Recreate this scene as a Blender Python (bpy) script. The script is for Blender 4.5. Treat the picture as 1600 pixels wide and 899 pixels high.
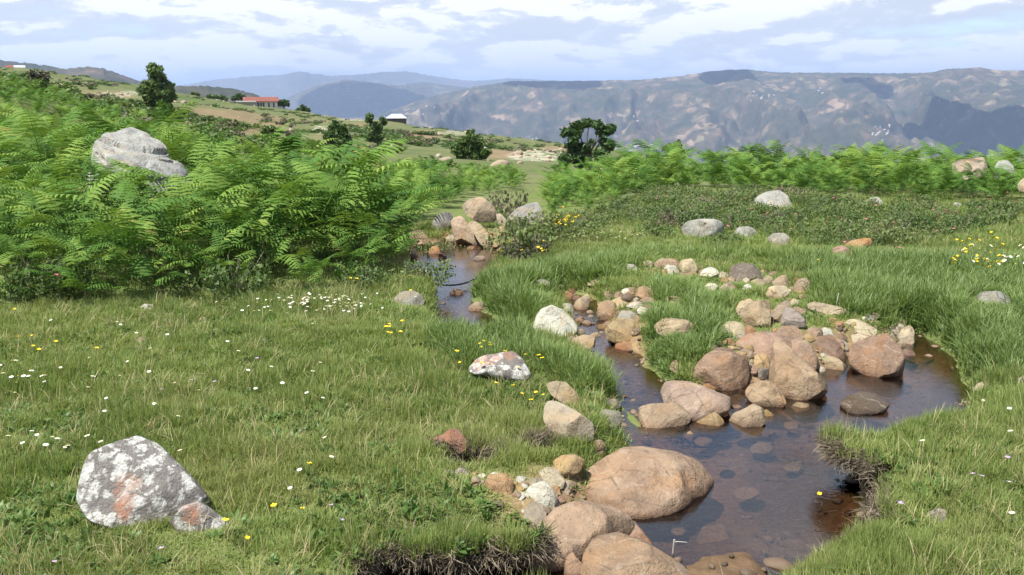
import bpy, math, random
import numpy as np
from mathutils import Vector

for o in list(bpy.data.objects):
    bpy.data.objects.remove(o)
scene = bpy.context.scene
COL = scene.collection
rad = math.radians

# ------------------------------------------------------------------ camera
W, H = 1600.0, 899.0            # photograph size, used to measure directions
FPX = 1386.0                    # focal length in photograph pixels
CAMZ = 1.6
PITCH = math.atan((449.5 - 150.0) / FPX)
cam_data = bpy.data.cameras.new('camera')
cam = bpy.data.objects.new('camera', cam_data)
COL.objects.link(cam)
cam.location = (0, 0, CAMZ)
cam.rotation_euler = (math.pi / 2 - PITCH, 0, 0)
cam_data.sensor_width = 36.0
cam_data.lens = 36.0 * FPX / W
cam_data.clip_start = 0.05
cam_data.clip_end = 90000
scene.camera = cam

# ------------------------------------------------------------------ sun, sky, exposure
SUN_EL = 62.0
SUN_DIR = np.array([-0.62, -0.46, 0.0])           # towards the sun, on the ground
SUN_DIR = SUN_DIR / np.linalg.norm(SUN_DIR) * math.cos(rad(SUN_EL))
SUN_DIR[2] = math.sin(rad(SUN_EL))
sl = bpy.data.lights.new('sun', 'SUN')
sl.energy = 5.0
sl.angle = rad(0.5)
sl.color = (1.0, 0.955, 0.88)
sun = bpy.data.objects.new('sun', sl)
COL.objects.link(sun)
sun.rotation_euler = Vector(SUN_DIR).to_track_quat('Z', 'Y').to_euler()
sun.location = (-20, -15, 40)

world = bpy.data.worlds.new('World')
scene.world = world
world.use_nodes = True
wt = world.node_tree
wt.nodes.clear()


def wn(kind, **kw):
    n = wt.nodes.new(kind)
    for k, v in kw.items():
        setattr(n, k, v)
    return n


def wmath(op, a, b=None, clamp=False):
    n = wn('ShaderNodeMath', operation=op, use_clamp=clamp)
    for i, v in enumerate((a, b)):
        if v is None:
            continue
        if isinstance(v, (int, float)):
            n.inputs[i].default_value = v
        else:
            wt.links.new(v, n.inputs[i])
    return n.outputs[0]


sky = wn('ShaderNodeTexSky', sky_type='NISHITA')
sky.sun_disc = False
sky.sun_elevation = rad(SUN_EL)
sky.sun_rotation = math.atan2(SUN_DIR[0], SUN_DIR[1])
sky.altitude = 1800
sky.air_density = 1.0
sky.dust_density = 0.6
tc = wn('ShaderNodeTexCoord')
sep = wn('ShaderNodeSeparateXYZ')
wt.links.new(tc.outputs['Generated'], sep.inputs[0])
zc = wmath('MAXIMUM', sep.outputs[2], 0.0)


def wnoise(scale, detail, rough, dist=0.0, off=(0, 0, 0), stretch=(1, 1, 3.4)):
    m = wn('ShaderNodeMapping')
    m.inputs['Location'].default_value = off
    m.inputs['Scale'].default_value = stretch
    wt.links.new(tc.outputs['Generated'], m.inputs[0])
    n = wn('ShaderNodeTexNoise')
    n.inputs['Scale'].default_value = scale
    n.inputs['Detail'].default_value = detail
    n.inputs['Roughness'].default_value = rough
    n.inputs['Distortion'].default_value = dist
    wt.links.new(m.outputs[0], n.inputs['Vector'])
    return n.outputs['Fac']


def wramp(fac, stops):
    r = wn('ShaderNodeValToRGB')
    el = r.color_ramp.elements
    while len(el) > 1:
        el.remove(el[-1])
    el[0].position, el[0].color = stops[0][0], (*stops[0][1], 1)
    for p, c in stops[1:]:
        e = el.new(p)
        e.color = (*c, 1)
    wt.links.new(fac, r.inputs[0])
    return r.outputs[0]


def wmix(fac, a, b):
    m = wn('ShaderNodeMix', data_type='RGBA')
    wt.links.new(fac, m.inputs[0])
    for s, v in ((m.inputs[6], a), (m.inputs[7], b)):
        if isinstance(v, tuple):
            s.default_value = (*v, 1)
        else:
            wt.links.new(v, s)
    return m.outputs[2]


big = wnoise(2.6, 4, 0.5, 0.3, (3.1, 1.7, 0.4))
puff = wnoise(7.0, 10, 0.60, 0.25, (0.4, 7.7, 2.0))
puff_up = wnoise(7.0, 10, 0.60, 0.25, (0.4, 7.7, 2.05))          # the same clouds sampled a little higher: their sunlit side
dens = wmath('ADD', wmath('MULTIPLY', big, 0.45), wmath('MULTIPLY', puff, 0.55))
high = wramp(zc, [(0.10, (0, 0, 0)), (0.30, (1, 1, 1))])              # more open blue overhead than low down
cover = wramp(wmath('SUBTRACT', dens, wmath('MULTIPLY', high, 0.12)), [(0.37, (0, 0, 0)), (0.45, (1, 1, 1))])
lit = wmath('ADD', wmath('MULTIPLY', wmath('SUBTRACT', puff, puff_up), 2.2), dens)
shade = wramp(lit, [(0.38, (4.2, 4.5, 5.0)), (0.49, (5.0, 5.2, 5.5)), (0.58, (6.8, 6.8, 6.8))])
clouds = wmix(cover, sky.outputs[0], shade)
# the distant haze band the photo shows low in the sky
low = wramp(zc, [(0.0, (1, 1, 1)), (0.03, (0.6, 0.6, 0.6)), (0.09, (0, 0, 0))])
skycol = wmix(wmath('MULTIPLY', low, 0.6), clouds, (4.4, 4.95, 5.7))
bg = wn('ShaderNodeBackground')
bg.inputs['Strength'].default_value = 0.092
wt.links.new(skycol, bg.inputs['Color'])
wo = wn('ShaderNodeOutputWorld')
wt.links.new(bg.outputs[0], wo.inputs[0])

vs = scene.view_settings
vs.view_transform = 'Standard'
vs.look = 'None'
vs.gamma = 1.0
vs.use_curve_mapping = False
vs.exposure = 1.0
scene.render.engine = 'CYCLES'
cy = scene.cycles
cy.max_bounces = 8
cy.diffuse_bounces = 3
cy.glossy_bounces = 3
cy.transmission_bounces = 4
cy.transparent_max_bounces = 8
cy.volume_bounces = 0
cy.use_denoising = True
cy.denoising_input_passes = 'RGB_ALBEDO_NORMAL'
try:
    cy.denoiser = 'OPENIMAGEDENOISE'
    cy.denoising_prefilter = 'ACCURATE'
except Exception:
    pass
cy.caustics_reflective = False
cy.caustics_refractive = False

# ------------------------------------------------------------------ measuring helpers
CP, SP = math.cos(PITCH), math.sin(PITCH)
CAM = np.array([0.0, 0.0, CAMZ])


def ray(px, py):
    u = (np.asarray(px, float) - 800.0) / FPX
    v = (449.5 - np.asarray(py, float)) / FPX
    d = np.stack([u, CP + v * SP, -SP + v * CP], -1)
    return d / np.linalg.norm(d, axis=-1, keepdims=True)


def proj(X, Y, Z):
    dz = Z - CAMZ
    depth = Y * CP - dz * SP
    depth = np.where(depth < 1e-3, 1e-3, depth)
    up = Y * SP + dz * CP
    return 800.0 + FPX * X / depth, 449.5 - FPX * up / depth


def on_plane(px, py, z):
    d = ray(px, py)
    t = (z - CAMZ) / d[..., 2]
    return CAM + d * t[..., None]


def tan_elev(px, py):
    d = ray(px, py)
    return d[..., 2] / np.hypot(d[..., 0], d[..., 1])


def az_of(px, py=200.0):
    d = ray(px, np.full(np.shape(px), py))
    return np.arctan2(d[..., 0], d[..., 1])


# numpy noise -------------------------------------------------------
def _hash(ix, iy, seed):
    h = (ix.astype(np.int64) * 374761393 + iy.astype(np.int64) * 668265263 + seed * 974634541) & 0x7fffffff
    h = ((h ^ (h >> 13)) * 1274126177) & 0x7fffffff
    return ((h ^ (h >> 16)) & 0xffff) / 65535.0


def vnoise(x, y, seed=0):
    x = np.asarray(x, float); y = np.asarray(y, float)
    ix = np.floor(x); iy = np.floor(y)
    fx = x - ix; fy = y - iy
    fx = fx * fx * fx * (fx * (fx * 6 - 15) + 10); fy = fy * fy * fy * (fy * (fy * 6 - 15) + 10)
    a = _hash(ix, iy, seed); b = _hash(ix + 1, iy, seed)
    c = _hash(ix, iy + 1, seed); d = _hash(ix + 1, iy + 1, seed)
    return (a + (b - a) * fx) * (1 - fy) + (c + (d - c) * fx) * fy


def fbm(x, y, seed=0, octv=4, gain=0.5):
    s = 0.0; amp = 1.0; tot = 0.0
    for i in range(octv):
        s = s + amp * vnoise(x * 2 ** i + 17.3 * i, y * 2 ** i - 9.1 * i, seed + i)
        tot += amp; amp *= gain
    return s / tot


def sstep(a, b, x):
    t = np.clip((x - a) / (b - a), 0, 1)
    return t * t * (3 - 2 * t)


def in_poly(x, y, P):
    x = np.asarray(x, float); y = np.asarray(y, float)
    P = np.asarray(P, float)
    r = np.zeros(x.shape, bool)
    n = len(P)
    for i in range(n):
        x1, y1 = P[i]; x2, y2 = P[(i + 1) % n]
        c = ((y1 > y) != (y2 > y))
        if y1 != y2:
            r ^= c & (x < (x2 - x1) * (y - y1) / (y2 - y1) + x1)
    return r


def sdist(x, y, P):
    P = np.asarray(P, float)
    best = np.full(np.shape(x), 1e9)
    n = len(P)
    for i in range(n):
        a = P[i]; b = P[(i + 1) % n]
        e = b - a
        t = np.clip(((x - a[0]) * e[0] + (y - a[1]) * e[1]) / (e @ e + 1e-12), 0, 1)
        best = np.minimum(best, np.hypot(x - a[0] - t * e[0], y - a[1] - t * e[1]))
    return np.where(in_poly(x, y, P), -best, best)


# object helpers ----------------------------------------------------
def tag(o, label=None, cat=None, group=None, kind=None):
    if label: o['label'] = label
    if cat: o['category'] = cat
    if group: o['group'] = group
    if kind: o['kind'] = kind
    return o


def mesh_of(name, verts, faces, mat=None, smooth=False):
    me = bpy.data.meshes.new(name)
    verts = np.asarray(verts, np.float32)
    me.vertices.add(len(verts))
    me.vertices.foreach_set('co', verts.ravel())
    if isinstance(faces, np.ndarray):
        k = faces.shape[1]
        nl = faces.size
        me.loops.add(nl)
        me.loops.foreach_set('vertex_index', faces.astype(np.int32).ravel())
        me.polygons.add(len(faces))
        me.polygons.foreach_set('loop_start', np.arange(0, nl, k, dtype=np.int32))
    else:
        nl = sum(len(f) for f in faces)
        me.loops.add(nl)
        me.loops.foreach_set('vertex_index', np.array([i for f in faces for i in f], np.int32))
        st = np.cumsum([0] + [len(f) for f in faces[:-1]]).astype(np.int32)
        me.polygons.add(len(faces))
        me.polygons.foreach_set('loop_start', st)
    me.update(calc_edges=True)
    me.validate()
    me.polygons.foreach_set('use_smooth', np.full(len(me.polygons), smooth))
    if mat is not None:
        me.materials.append(mat)
    return me


def obj(name, me, parent=None, loc=None):
    o = bpy.data.objects.new(name, me)
    COL.objects.link(o)
    if parent is not None:
        o.parent = parent
    if loc is not None:
        o.location = tuple(float(v) for v in loc)
    return o


def fattr(me, name, vals):
    a = me.attributes.new(name, 'FLOAT', 'POINT')
    a.data.foreach_set('value', np.asarray(vals, np.float32).ravel())


class MB:
    """collects simple solids into one mesh"""
    def __init__(self):
        self.v = []; self.f = []

    def box(self, x0, x1, y0, y1, z0, z1):
        b = len(self.v)
        self.v += [(x, y, z) for z in (z0, z1) for y in (y0, y1) for x in (x0, x1)]
        self.f += [tuple(b + i for i in q) for q in ((0, 2, 3, 1), (4, 5, 7, 6), (0, 1, 5, 4), (2, 6, 7, 3), (0, 4, 6, 2), (1, 3, 7, 5))]

    def tube(self, pts, radii, k=6):
        pts = [np.array(p, float) for p in pts]
        rings = []
        for i, p in enumerate(pts):
            t = pts[min(i + 1, len(pts) - 1)] - pts[max(i - 1, 0)]
            t /= np.linalg.norm(t) + 1e-9
            a = np.cross(t, (0.31, 0.2, 0.93)); a /= np.linalg.norm(a) + 1e-9
            b = np.cross(t, a)
            r = radii[i] if hasattr(radii, '__len__') else radii
            s = len(self.v)
            for j in range(k):
                w = 2 * math.pi * j / k
                self.v.append(tuple(p + r * (math.cos(w) * a + math.sin(w) * b)))
            rings.append(s)
        for s0, s1 in zip(rings, rings[1:]):
            for j in range(k):
                self.f.append((s0 + j, s0 + (j + 1) % k, s1 + (j + 1) % k, s1 + j))
        self.f.append(tuple(rings[0] + j for j in range(k))[::-1])
        self.f.append(tuple(rings[-1] + j for j in range(k)))

    def poly(self, pts):
        b = len(self.v)
        self.v += [tuple(p) for p in pts]
        self.f.append(tuple(range(b, b + len(pts))))

    def build(self, name, mat, parent=None, loc=None, smooth=False):
        return obj(name, mesh_of(name, self.v, self.f, mat, smooth), parent, loc)


# material helper ---------------------------------------------------
class Mat:
    def __init__(self, name):
        self.m = bpy.data.materials.new(name)
        self.m.use_nodes = True
        self.t = self.m.node_tree
        self.t.nodes.clear()
        self.out = self.n('ShaderNodeOutputMaterial')

    def n(self, kind, **kw):
        x = self.t.nodes.new(kind)
        for k, v in kw.items():
            setattr(x, k, v)
        return x

    def link(self, a, b):
        self.t.links.new(a, b)

    def put(self, sock, v):
        if v is None:
            return
        if isinstance(v, (int, float)):
            sock.default_value = v
        elif isinstance(v, (tuple, list)):
            sock.default_value = (*v, 1) if len(v) == 3 and sock.type == 'RGBA' else v
        else:
            self.link(v, sock)

    def math(self, op, a, b=None, clamp=False):
        x = self.n('ShaderNodeMath', operation=op, use_clamp=clamp)
        self.put(x.inputs[0], a); self.put(x.inputs[1], b)
        return x.outputs[0]

    def mix(self, fac, a, b, blend='MIX'):
        x = self.n('ShaderNodeMix', data_type='RGBA', blend_type=blend)
        self.put(x.inputs[0], fac); self.put(x.inputs[6], a); self.put(x.inputs[7], b)
        return x.outputs[2]

    def ramp(self, fac, stops):
        r = self.n('ShaderNodeValToRGB')
        el = r.color_ramp.elements
        while len(el) > 1:
            el.remove(el[-1])
        c = lambda v: (v, v, v, 1) if isinstance(v, (int, float)) else (*v, 1)
        el[0].position, el[0].color = stops[0][0], c(stops[0][1])
        for p, v in stops[1:]:
            el.new(p).color = c(v)
        self.link(fac, r.inputs[0])
        return r.outputs[0]

    def coord(self, which='Object'):
        if which == 'World':
            return self.n('ShaderNodeNewGeometry').outputs['Position']
        return self.n('ShaderNodeTexCoord').outputs[which]

    def noise(self, scale, detail=4, rough=0.55, dist=0.0, vec=None, out='Fac'):
        x = self.n('ShaderNodeTexNoise')
        x.inputs['Scale'].default_value = scale
        x.inputs['Detail'].default_value = detail
        x.inputs['Roughness'].default_value = rough
        x.inputs['Distortion'].default_value = dist
        if vec is not None:
            self.link(vec, x.inputs['Vector'])
        return x.outputs[out]

    def voro(self, scale, vec=None, feature='F1', out='Distance', rnd=1.0):
        x = self.n('ShaderNodeTexVoronoi', feature=feature)
        x.inputs['Scale'].default_value = scale
        x.inputs['Randomness'].default_value = rnd
        if vec is not None:
            self.link(vec, x.inputs['Vector'])
        return x.outputs[out]

    def attr(self, name, kind='GEOMETRY'):
        x = self.n('ShaderNodeAttribute', attribute_name=name, attribute_type=kind)
        return x.outputs['Fac']

    def mapping(self, vec, scale=(1, 1, 1), loc=(0, 0, 0), rot=(0, 0, 0)):
        x = self.n('ShaderNodeMapping')
        x.inputs['Scale'].default_value = scale
        x.inputs['Rotation'].default_value = rot
        if isinstance(loc, tuple):
            x.inputs['Location'].default_value = loc
        else:
            self.link(loc, x.inputs['Location'])
        self.link(vec, x.inputs[0])
        return x.outputs[0]

    def bump(self, h, strength=0.5, dist=0.02):
        x = self.n('ShaderNodeBump')
        x.inputs['Strength'].default_value = strength
        x.inputs['Distance'].default_value = dist
        self.link(h, x.inputs['Height'])
        return x.outputs[0]

    def principled(self, col, rough=0.8, normal=None, spec=0.3):
        p = self.n('ShaderNodeBsdfPrincipled')
        self.put(p.inputs['Base Color'], col)
        self.put(p.inputs['Roughness'], rough)
        p.inputs['Specular IOR Level'].default_value = spec
        if normal is not None:
            self.link(normal, p.inputs['Normal'])
        return p

    def finish(self, sh):
        self.link(sh, self.out.inputs['Surface'])
        return self.m


def plain(name, col, rough=0.8, var=0.15, scale=8.0, spec=0.3):
    M = Mat(name)
    n = M.noise(scale, 5, 0.6, 0.2, M.coord())
    dark = tuple(c * (1 - var) for c in col); lite = tuple(min(1, c * (1 + var)) for c in col)
    return M.finish(M.principled(M.ramp(n, [(0.3, dark), (0.7, lite)]), rough, None, spec).outputs[0])


def leafmat(name, stops, trans=0.35, rough=0.55, source='random', tipcol=None, spec=0.25):
    """two-sided leaf: reflects and lets light through"""
    M = Mat(name)
    if source == 'random':
        f = M.n('ShaderNodeObjectInfo').outputs['Random']
    else:
        f = M.attr('tint', 'INSTANCER')
    f2 = M.attr('lv')
    f = M.math('ADD', M.math('MULTIPLY', f, 0.75), M.math('MULTIPLY', f2, 0.25))
    c = M.ramp(f, stops)
    if tipcol is not None:
        c = M.mix(M.math('MULTIPLY', M.attr('tip'), 0.6), c, tipcol)
    p = M.principled(c, rough, None, spec)
    t = M.n('ShaderNodeBsdfTranslucent')
    M.link(M.mix(1.0, c, (1.0, 1.0, 0.55), 'MULTIPLY'), t.inputs['Color'])
    ms = M.n('ShaderNodeMixShader')
    ms.inputs[0].default_value = trans
    M.link(p.outputs[0], ms.inputs[1]); M.link(t.outputs[0], ms.inputs[2])
    return M.finish(ms.outputs[0])


RNG = np.random.default_rng(11)
random.seed(5)
# ------------------------------------------------------------------ the stream's outline on the ground
ZW = -0.15                                   # water level


def ground_poly(pts, z=ZW):
    a = np.array([(p[0], p[1], p[2] if len(p) > 2 else z) for p in pts], float)
    d = ray(a[:, 0], a[:, 1])
    t = (a[:, 2] - CAMZ) / d[:, 2]
    return (CAM + d * t[:, None])[:, :2]


G = 0.05                                     # where turf stands in front of the water, its tips hide the edge
POOL = ground_poly([(1432, 524), (1478, 552), (1508, 590, -0.05), (1514, 610, G), (1482, 630, G), (1400, 645, G), (1330, 662, G), (1342, 690, 0), (1322, 714),
                    (1328, 745), (1338, 780), (1325, 806, 0), (1235, 820, G), (1178, 852, G), (1162, 905, 0.0), (1150, 960), (560, 1010), (585, 912),
                    (720, 884), (830, 868), (848, 862), (880, 850), (930, 800), (960, 740), (1000, 700), (975, 668), (968, 645), (990, 634, 0),
                    (1020, 622, .05), (1012, 604, .06), (986, 582, .05), (955, 566, .0), (960, 552), (992, 566), (1030, 598), (1085, 612), (1180, 600), (1290, 580), (1330, 560), (1405, 540)])
UPPER = ground_poly([(632, 396), (660, 384), (700, 376), (772, 384), (782, 398), (762, 420), (738, 446), (732, 468), (750, 490), (768, 505),
                     (830, 530), (900, 550), (980, 570), (975, 578), (890, 560), (815, 540), (757, 516, 0), (690, 508, .04), (686, 460), (688, 436), (655, 414, 0), (634, 408, 0)])
RILL = ground_poly([(884, 458), (905, 462), (925, 470), (940, 486), (945, 505), (950, 530), (975, 548), (1010, 560), (985, 580), (935, 560),
                    (915, 530), (905, 505), (890, 485)])

# ------------------------------------------------------------------ the ground as one polar sheet
COLX = np.array([-700, -200, 0, 60, 130, 200, 290, 400, 520, 600, 730, 850, 950, 1010, 1200, 1400, 1600, 2000, 2400], float)
AZC = az_of(COLX)


def row_z(d):
    return lambda xs, zs: np.interp(COLX, xs, zs)


ROWS = []
for d, xs, zs in [
    (0.5, [0], [0.0]), (4.0, [0], [0.0]), (7.5, [0], [0.0]),
    (11.0, [0, 200, 400, 730, 1600], [.10, .08, -.05, -.06, .0]),
    (15.0, [0, 200, 400, 600, 730, 850, 1000, 1200, 1400, 1600], [.25, .15, -.25, -.30, -.34, -.30, -.10, -.05, -.03, 0.0]),
    (20.0, [0, 200, 400, 600, 730, 850, 1000, 1200, 1400, 1600], [.50, .20, -.45, -.60, -.68, -.70, -.40, -.35, -.32, -.28]),
    (25.0, [0, 200, 400, 600, 730, 850, 1000, 1200, 1400, 1600], [.80, .30, -.80, -.90, -.98, -1.0, -.85, -.85, -.8, -.8])]:
    ROWS.append((d, np.interp(COLX, xs, zs)))
for d, xs, ys in [
    (35, [-700, 0, 100, 200, 400, 600, 730, 850, 1000, 1200, 1600, 2400], [60, 139, 163, 196, 245, 262, 270, 273, 268, 268, 268, 268]),
    (60, [-700, 0, 100, 200, 400, 600, 730, 850, 1000, 1200, 1600, 2400], [40, 128, 152, 187, 226, 241, 251, 259, 257, 275, 290, 300]),
    (100, [-700, 0, 200, 400, 600, 730, 850, 1000, 1200, 1600, 2400], [40, 126, 165, 201, 219, 231, 241, 248, 290, 330, 360]),
    (160, [-700, 0, 200, 400, 600, 730, 850, 1000, 1200, 1600, 2400], [40, 115, 147, 181, 202, 215, 227, 242, 310, 380, 420]),
    (230, [-700, 0, 60, 130, 200, 290, 400, 520, 600, 700, 770, 870, 950, 1010, 1200, 1600, 2400],
     [50, 103, 109, 121, 132, 149, 167, 184, 191, 202, 213, 224, 233, 243, 330, 440, 480]),
    (290, [-700, 0, 200, 400, 600, 770, 870, 1010, 1200, 1600, 2400], [60, 112, 143, 180, 205, 228, 240, 265, 370, 480, 520]),
    (420, [-700, 0, 400, 600, 1010, 1600, 2400], [110, 160, 235, 260, 320, 480, 500])]:
    py = np.interp(COLX, xs, ys)
    ROWS.append((d, CAMZ + d * tan_elev(COLX, py)))
for d, z in [(900, -170), (1800, -380), (3200, -520), (40000, -700)]:
    ROWS.append((d, np.full(len(COLX), float(z))))
RD = np.array([r[0] for r in ROWS]); RZ = np.array([r[1] for r in ROWS])


class Polar:
    """a height sheet on azimuth x log-distance"""
    def __init__(self, az, d, Z):
        self.az, self.d, self.Z = az, d, Z
        self.ld = np.log(d)

    def at(self, X, Y):
        X = np.asarray(X, float); Y = np.asarray(Y, float)
        a = np.arctan2(X, Y); l = np.log(np.maximum(np.hypot(X, Y), self.d[0]))
        fi = np.clip(np.interp(l, self.ld, np.arange(len(self.d))), 0, len(self.d) - 1.001)
        fj = np.clip(np.interp(a, self.az, np.arange(len(self.az))), 0, len(self.az) - 1.001)
        i = fi.astype(int); j = fj.astype(int); u = fi - i; v = fj - j
        Z = self.Z
        return (Z[i, j] * (1 - u) + Z[i + 1, j] * u) * (1 - v) + (Z[i, j + 1] * (1 - u) + Z[i + 1, j + 1] * u) * v

    def hit(self, px, py, d0, d1):
        r = ray(px, py)
        h = math.hypot(r[0], r[1])
        ds = np.exp(np.linspace(math.log(d0), math.log(d1), 900))
        P = CAM + r[None] * (ds / h)[:, None]
        b = np.nonzero(self.at(P[:, 0], P[:, 1]) >= P[:, 2])[0]
        return P[b[0]] if len(b) else None

    def mesh(self, name, mat, smooth=True):
        A, D = np.meshgrid(self.az, self.d)
        v = np.stack([D * np.sin(A), D * np.cos(A), self.Z], -1).reshape(-1, 3)
        n, m = self.Z.shape
        i = (np.arange(n - 1)[:, None] * m + np.arange(m - 1)[None]).ravel()
        return mesh_of(name, v, np.stack([i, i + 1, i + m + 1, i + m], 1), mat, smooth)


azg = np.radians(np.concatenate([np.linspace(-62, -36, 40, endpoint=False), np.linspace(-36, 36, 430, endpoint=False), np.linspace(36, 62, 41)]))
dg = np.concatenate([np.linspace(1.0, 2.4, 25, endpoint=False), np.exp(np.linspace(math.log(2.4), math.log(12), 360, endpoint=False)),
                     np.exp(np.linspace(math.log(12), math.log(330), 260, endpoint=False)), np.exp(np.linspace(math.log(330), math.log(40000), 60))])
tmp = np.array([np.interp(azg, AZC, RZ[k]) for k in range(len(RD))])
ZG = np.array([np.interp(np.log(dg), np.log(RD), tmp[:, j]) for j in range(len(azg))]).T
far_w = sstep(8, 14, dg)[:, None]
for _ in range(14):                         # round off the creases of the table
    p = np.pad(ZG, 1, mode='edge')
    s = (p[:-2, 1:-1] + p[2:, 1:-1] + p[1:-1, :-2] + p[1:-1, 2:] + 2 * p[1:-1, 1:-1]) / 6
    ZG = ZG * (1 - far_w) + s * far_w
AG, DG = np.meshgrid(azg, dg)
XG, YG = DG * np.sin(AG), DG * np.cos(AG)
ZG += (fbm(XG * 0.7, YG * 0.7, 3, 4) - 0.5) * 0.12 * sstep(1, 5, DG) * (1 - sstep(30, 60, DG))
ZG += (fbm(XG * 4, YG * 4, 8, 3) - 0.5) * 0.05 * (1 - sstep(14, 20, DG))
ZG += (fbm(XG / 14, YG / 14, 31, 5) - 0.5) * 2.2 * sstep(35, 90, DG) * (1 - sstep(260, 300, DG) * 0.5)
ZG += (fbm(XG / 300, YG / 300, 35, 5) - 0.5) * 90 * sstep(500, 1500, DG)


def stream_sd(X, Y):
    w = (fbm(X * 5, Y * 5, 71, 3) - 0.5) * 0.10
    a = sdist(X, Y, POOL); b = sdist(X, Y, UPPER); c = sdist(X, Y, RILL)
    return np.minimum(np.minimum(a, b), c) + w


near = (DG < 12.5)
SD = np.full(ZG.shape, 9.0)
SD[near] = stream_sd(XG[near], YG[near])
PXG, PYG = proj(XG, YG, np.zeros_like(ZG))
# how gently the bank rises: stony shores are flat, turf banks are cut
stony = np.zeros(ZG.shape)
for P in ([(870, 450), (1000, 450), (1020, 480), (1000, 545), (930, 560), (880, 520)], [(1150, 500), (1260, 505), (1440, 515), (1420, 590), (1280, 640), (1100, 690), (980, 690), (1020, 610), (1090, 570)],
          [(700, 735), (830, 715), (950, 690), (1000, 720), (930, 800), (850, 850), (800, 790)],
          [(620, 400), (700, 330), (860, 320), (800, 400), (700, 420)]):
    a = np.array(P, float)
    q = sdist(PXG[near], PYG[near], a)
    t = np.zeros(ZG.shape); t[near] = sstep(25, -15, q)
    stony = np.maximum(stony, t)
cutz = np.zeros(ZG.shape)                     # where the stream has cut the turf back to bare peat
for P in ([(1270, 670), (1330, 672), (1385, 720), (1400, 830), (1300, 835), (1280, 720)], [(520, 830), (700, 820), (860, 800), (870, 960), (500, 1000)]):
    t = np.zeros(ZG.shape); t[near] = sstep(14, -10, sdist(PXG[near], PYG[near], np.array(P, float)))
    cutz = np.maximum(cutz, t)
w_grass, w_flat = 0.22, 0.40
wbank = w_grass + (w_flat - w_grass) * stony
wbank = wbank * (1 - cutz) + np.where(XG > 0.7, 0.17, 0.06) * cutz
right_turf = np.zeros(ZG.shape); right_turf[near] = sstep(40, -60, sdist(PXG[near], PYG[near], np.array([(1300, 665), (1400, 650), (1700, 620), (1700, 960), (1300, 960), (1330, 800)], float)))
ZG = ZG + 0.07 * right_turf
rise = sstep(0, 1, np.clip(SD / wbank, 0, 1))
bedz = ZW - 0.02 - 0.13 * sstep(0.0, 0.35, -SD) - 0.05 * (fbm(XG * 3, YG * 3, 5, 3) - 0.5)
low = np.minimum(ZG, ZW - 0.015 + 0.13 * stony * np.clip(SD / 0.25, 0, 1))
ZN = np.where(SD < 0, bedz, low + (ZG - low) * rise)
# reddish gravel bar at the foot of the right bank, hollows in the left bank
bar = ground_poly([(1066, 880), (1120, 868), (1168, 860), (1200, 905), (1150, 930), (1060, 930)])
sb = np.full(ZG.shape, 9.0); sb[near] = sdist(XG[near], YG[near], bar)
ZN = np.maximum(ZN, ZW + 0.004 + (fbm(XG * 9, YG * 9, 77, 3) - 0.5) * 0.05 - np.clip(sb, -0.05, 1) * 0.35 - 9 * (sb >= 0.3))
hollow = np.zeros(ZG.shape)
for (hx, hy, rx, ry, dep) in [(735, 724, 0.15, 0.10, 0.15), (838, 709, 0.11, 0.06, 0.09)]:
    c = on_plane(np.array(hx), np.array(hy), -0.05)
    q = ((XG - c[0]) / rx) ** 2 + ((YG - c[1]) / ry) ** 2
    ZN = ZN - dep * sstep(1.0, 0.55, q); hollow = np.maximum(hollow, sstep(1.6, 1.0, q))
ZG = np.where(near, ZN, ZG)
TER = Polar(azg, dg, ZG)

# materials of the ground ------------------------------------------
gx, gy = np.gradient(ZG)
ds_d = np.gradient(dg)[:, None]; ds_a = (np.gradient(azg)[None] * DG)
slope = np.hypot(gx / ds_d, gy / ds_a)
bed_a = sstep(0.03, -0.03, SD)
cut_a = sstep(0.5, 1.1, slope) * (DG < 12)
stone_a = stony * sstep(0.5, 0.1, SD)
PXT, PYT = proj(XG, YG, ZG)
soil = np.zeros(ZG.shape)                     # bare earth of the hillside fields
pale = np.zeros(ZG.shape)                     # white stony ground
hill = (DG > 40) & (DG < 300)


def blot(arr, cx, cy, rx, ry, amt):
    q = ((PXT - cx) / rx) ** 2 + ((PYT - cy) / ry) ** 2 + (fbm(XG / 5, YG / 5, 44, 4) - 0.5) * 1.6
    arr[:] = np.maximum(arr, amt * sstep(1.15, 0.6, q) * hill)


for a in [(655, 212, 40, 8, 1.0), (330, 185, 90, 16, .8), (400, 195, 70, 16, .7), (760, 240, 60, 8, .9), (300, 196, 50, 8, .8), (870, 232, 30, 5, .8), (560, 197, 30, 5, .6), (160, 150, 50, 10, .5), (1000, 262, 50, 8, .5)]:
    blot(soil, *a)
for a in [(500, 203, 18, 9, 1.0), (840, 243, 60, 12, .95), (170, 148, 40, 6, .8), (560, 186, 45, 4, .8), (820, 240, 30, 8, .8), (715, 208, 50, 5, .6), (200, 146, 30, 5, .7)]:
    blot(pale, a[0], a[1], a[2] * 0.8, a[3] * 0.8, a[4] * 0.6)

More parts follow.
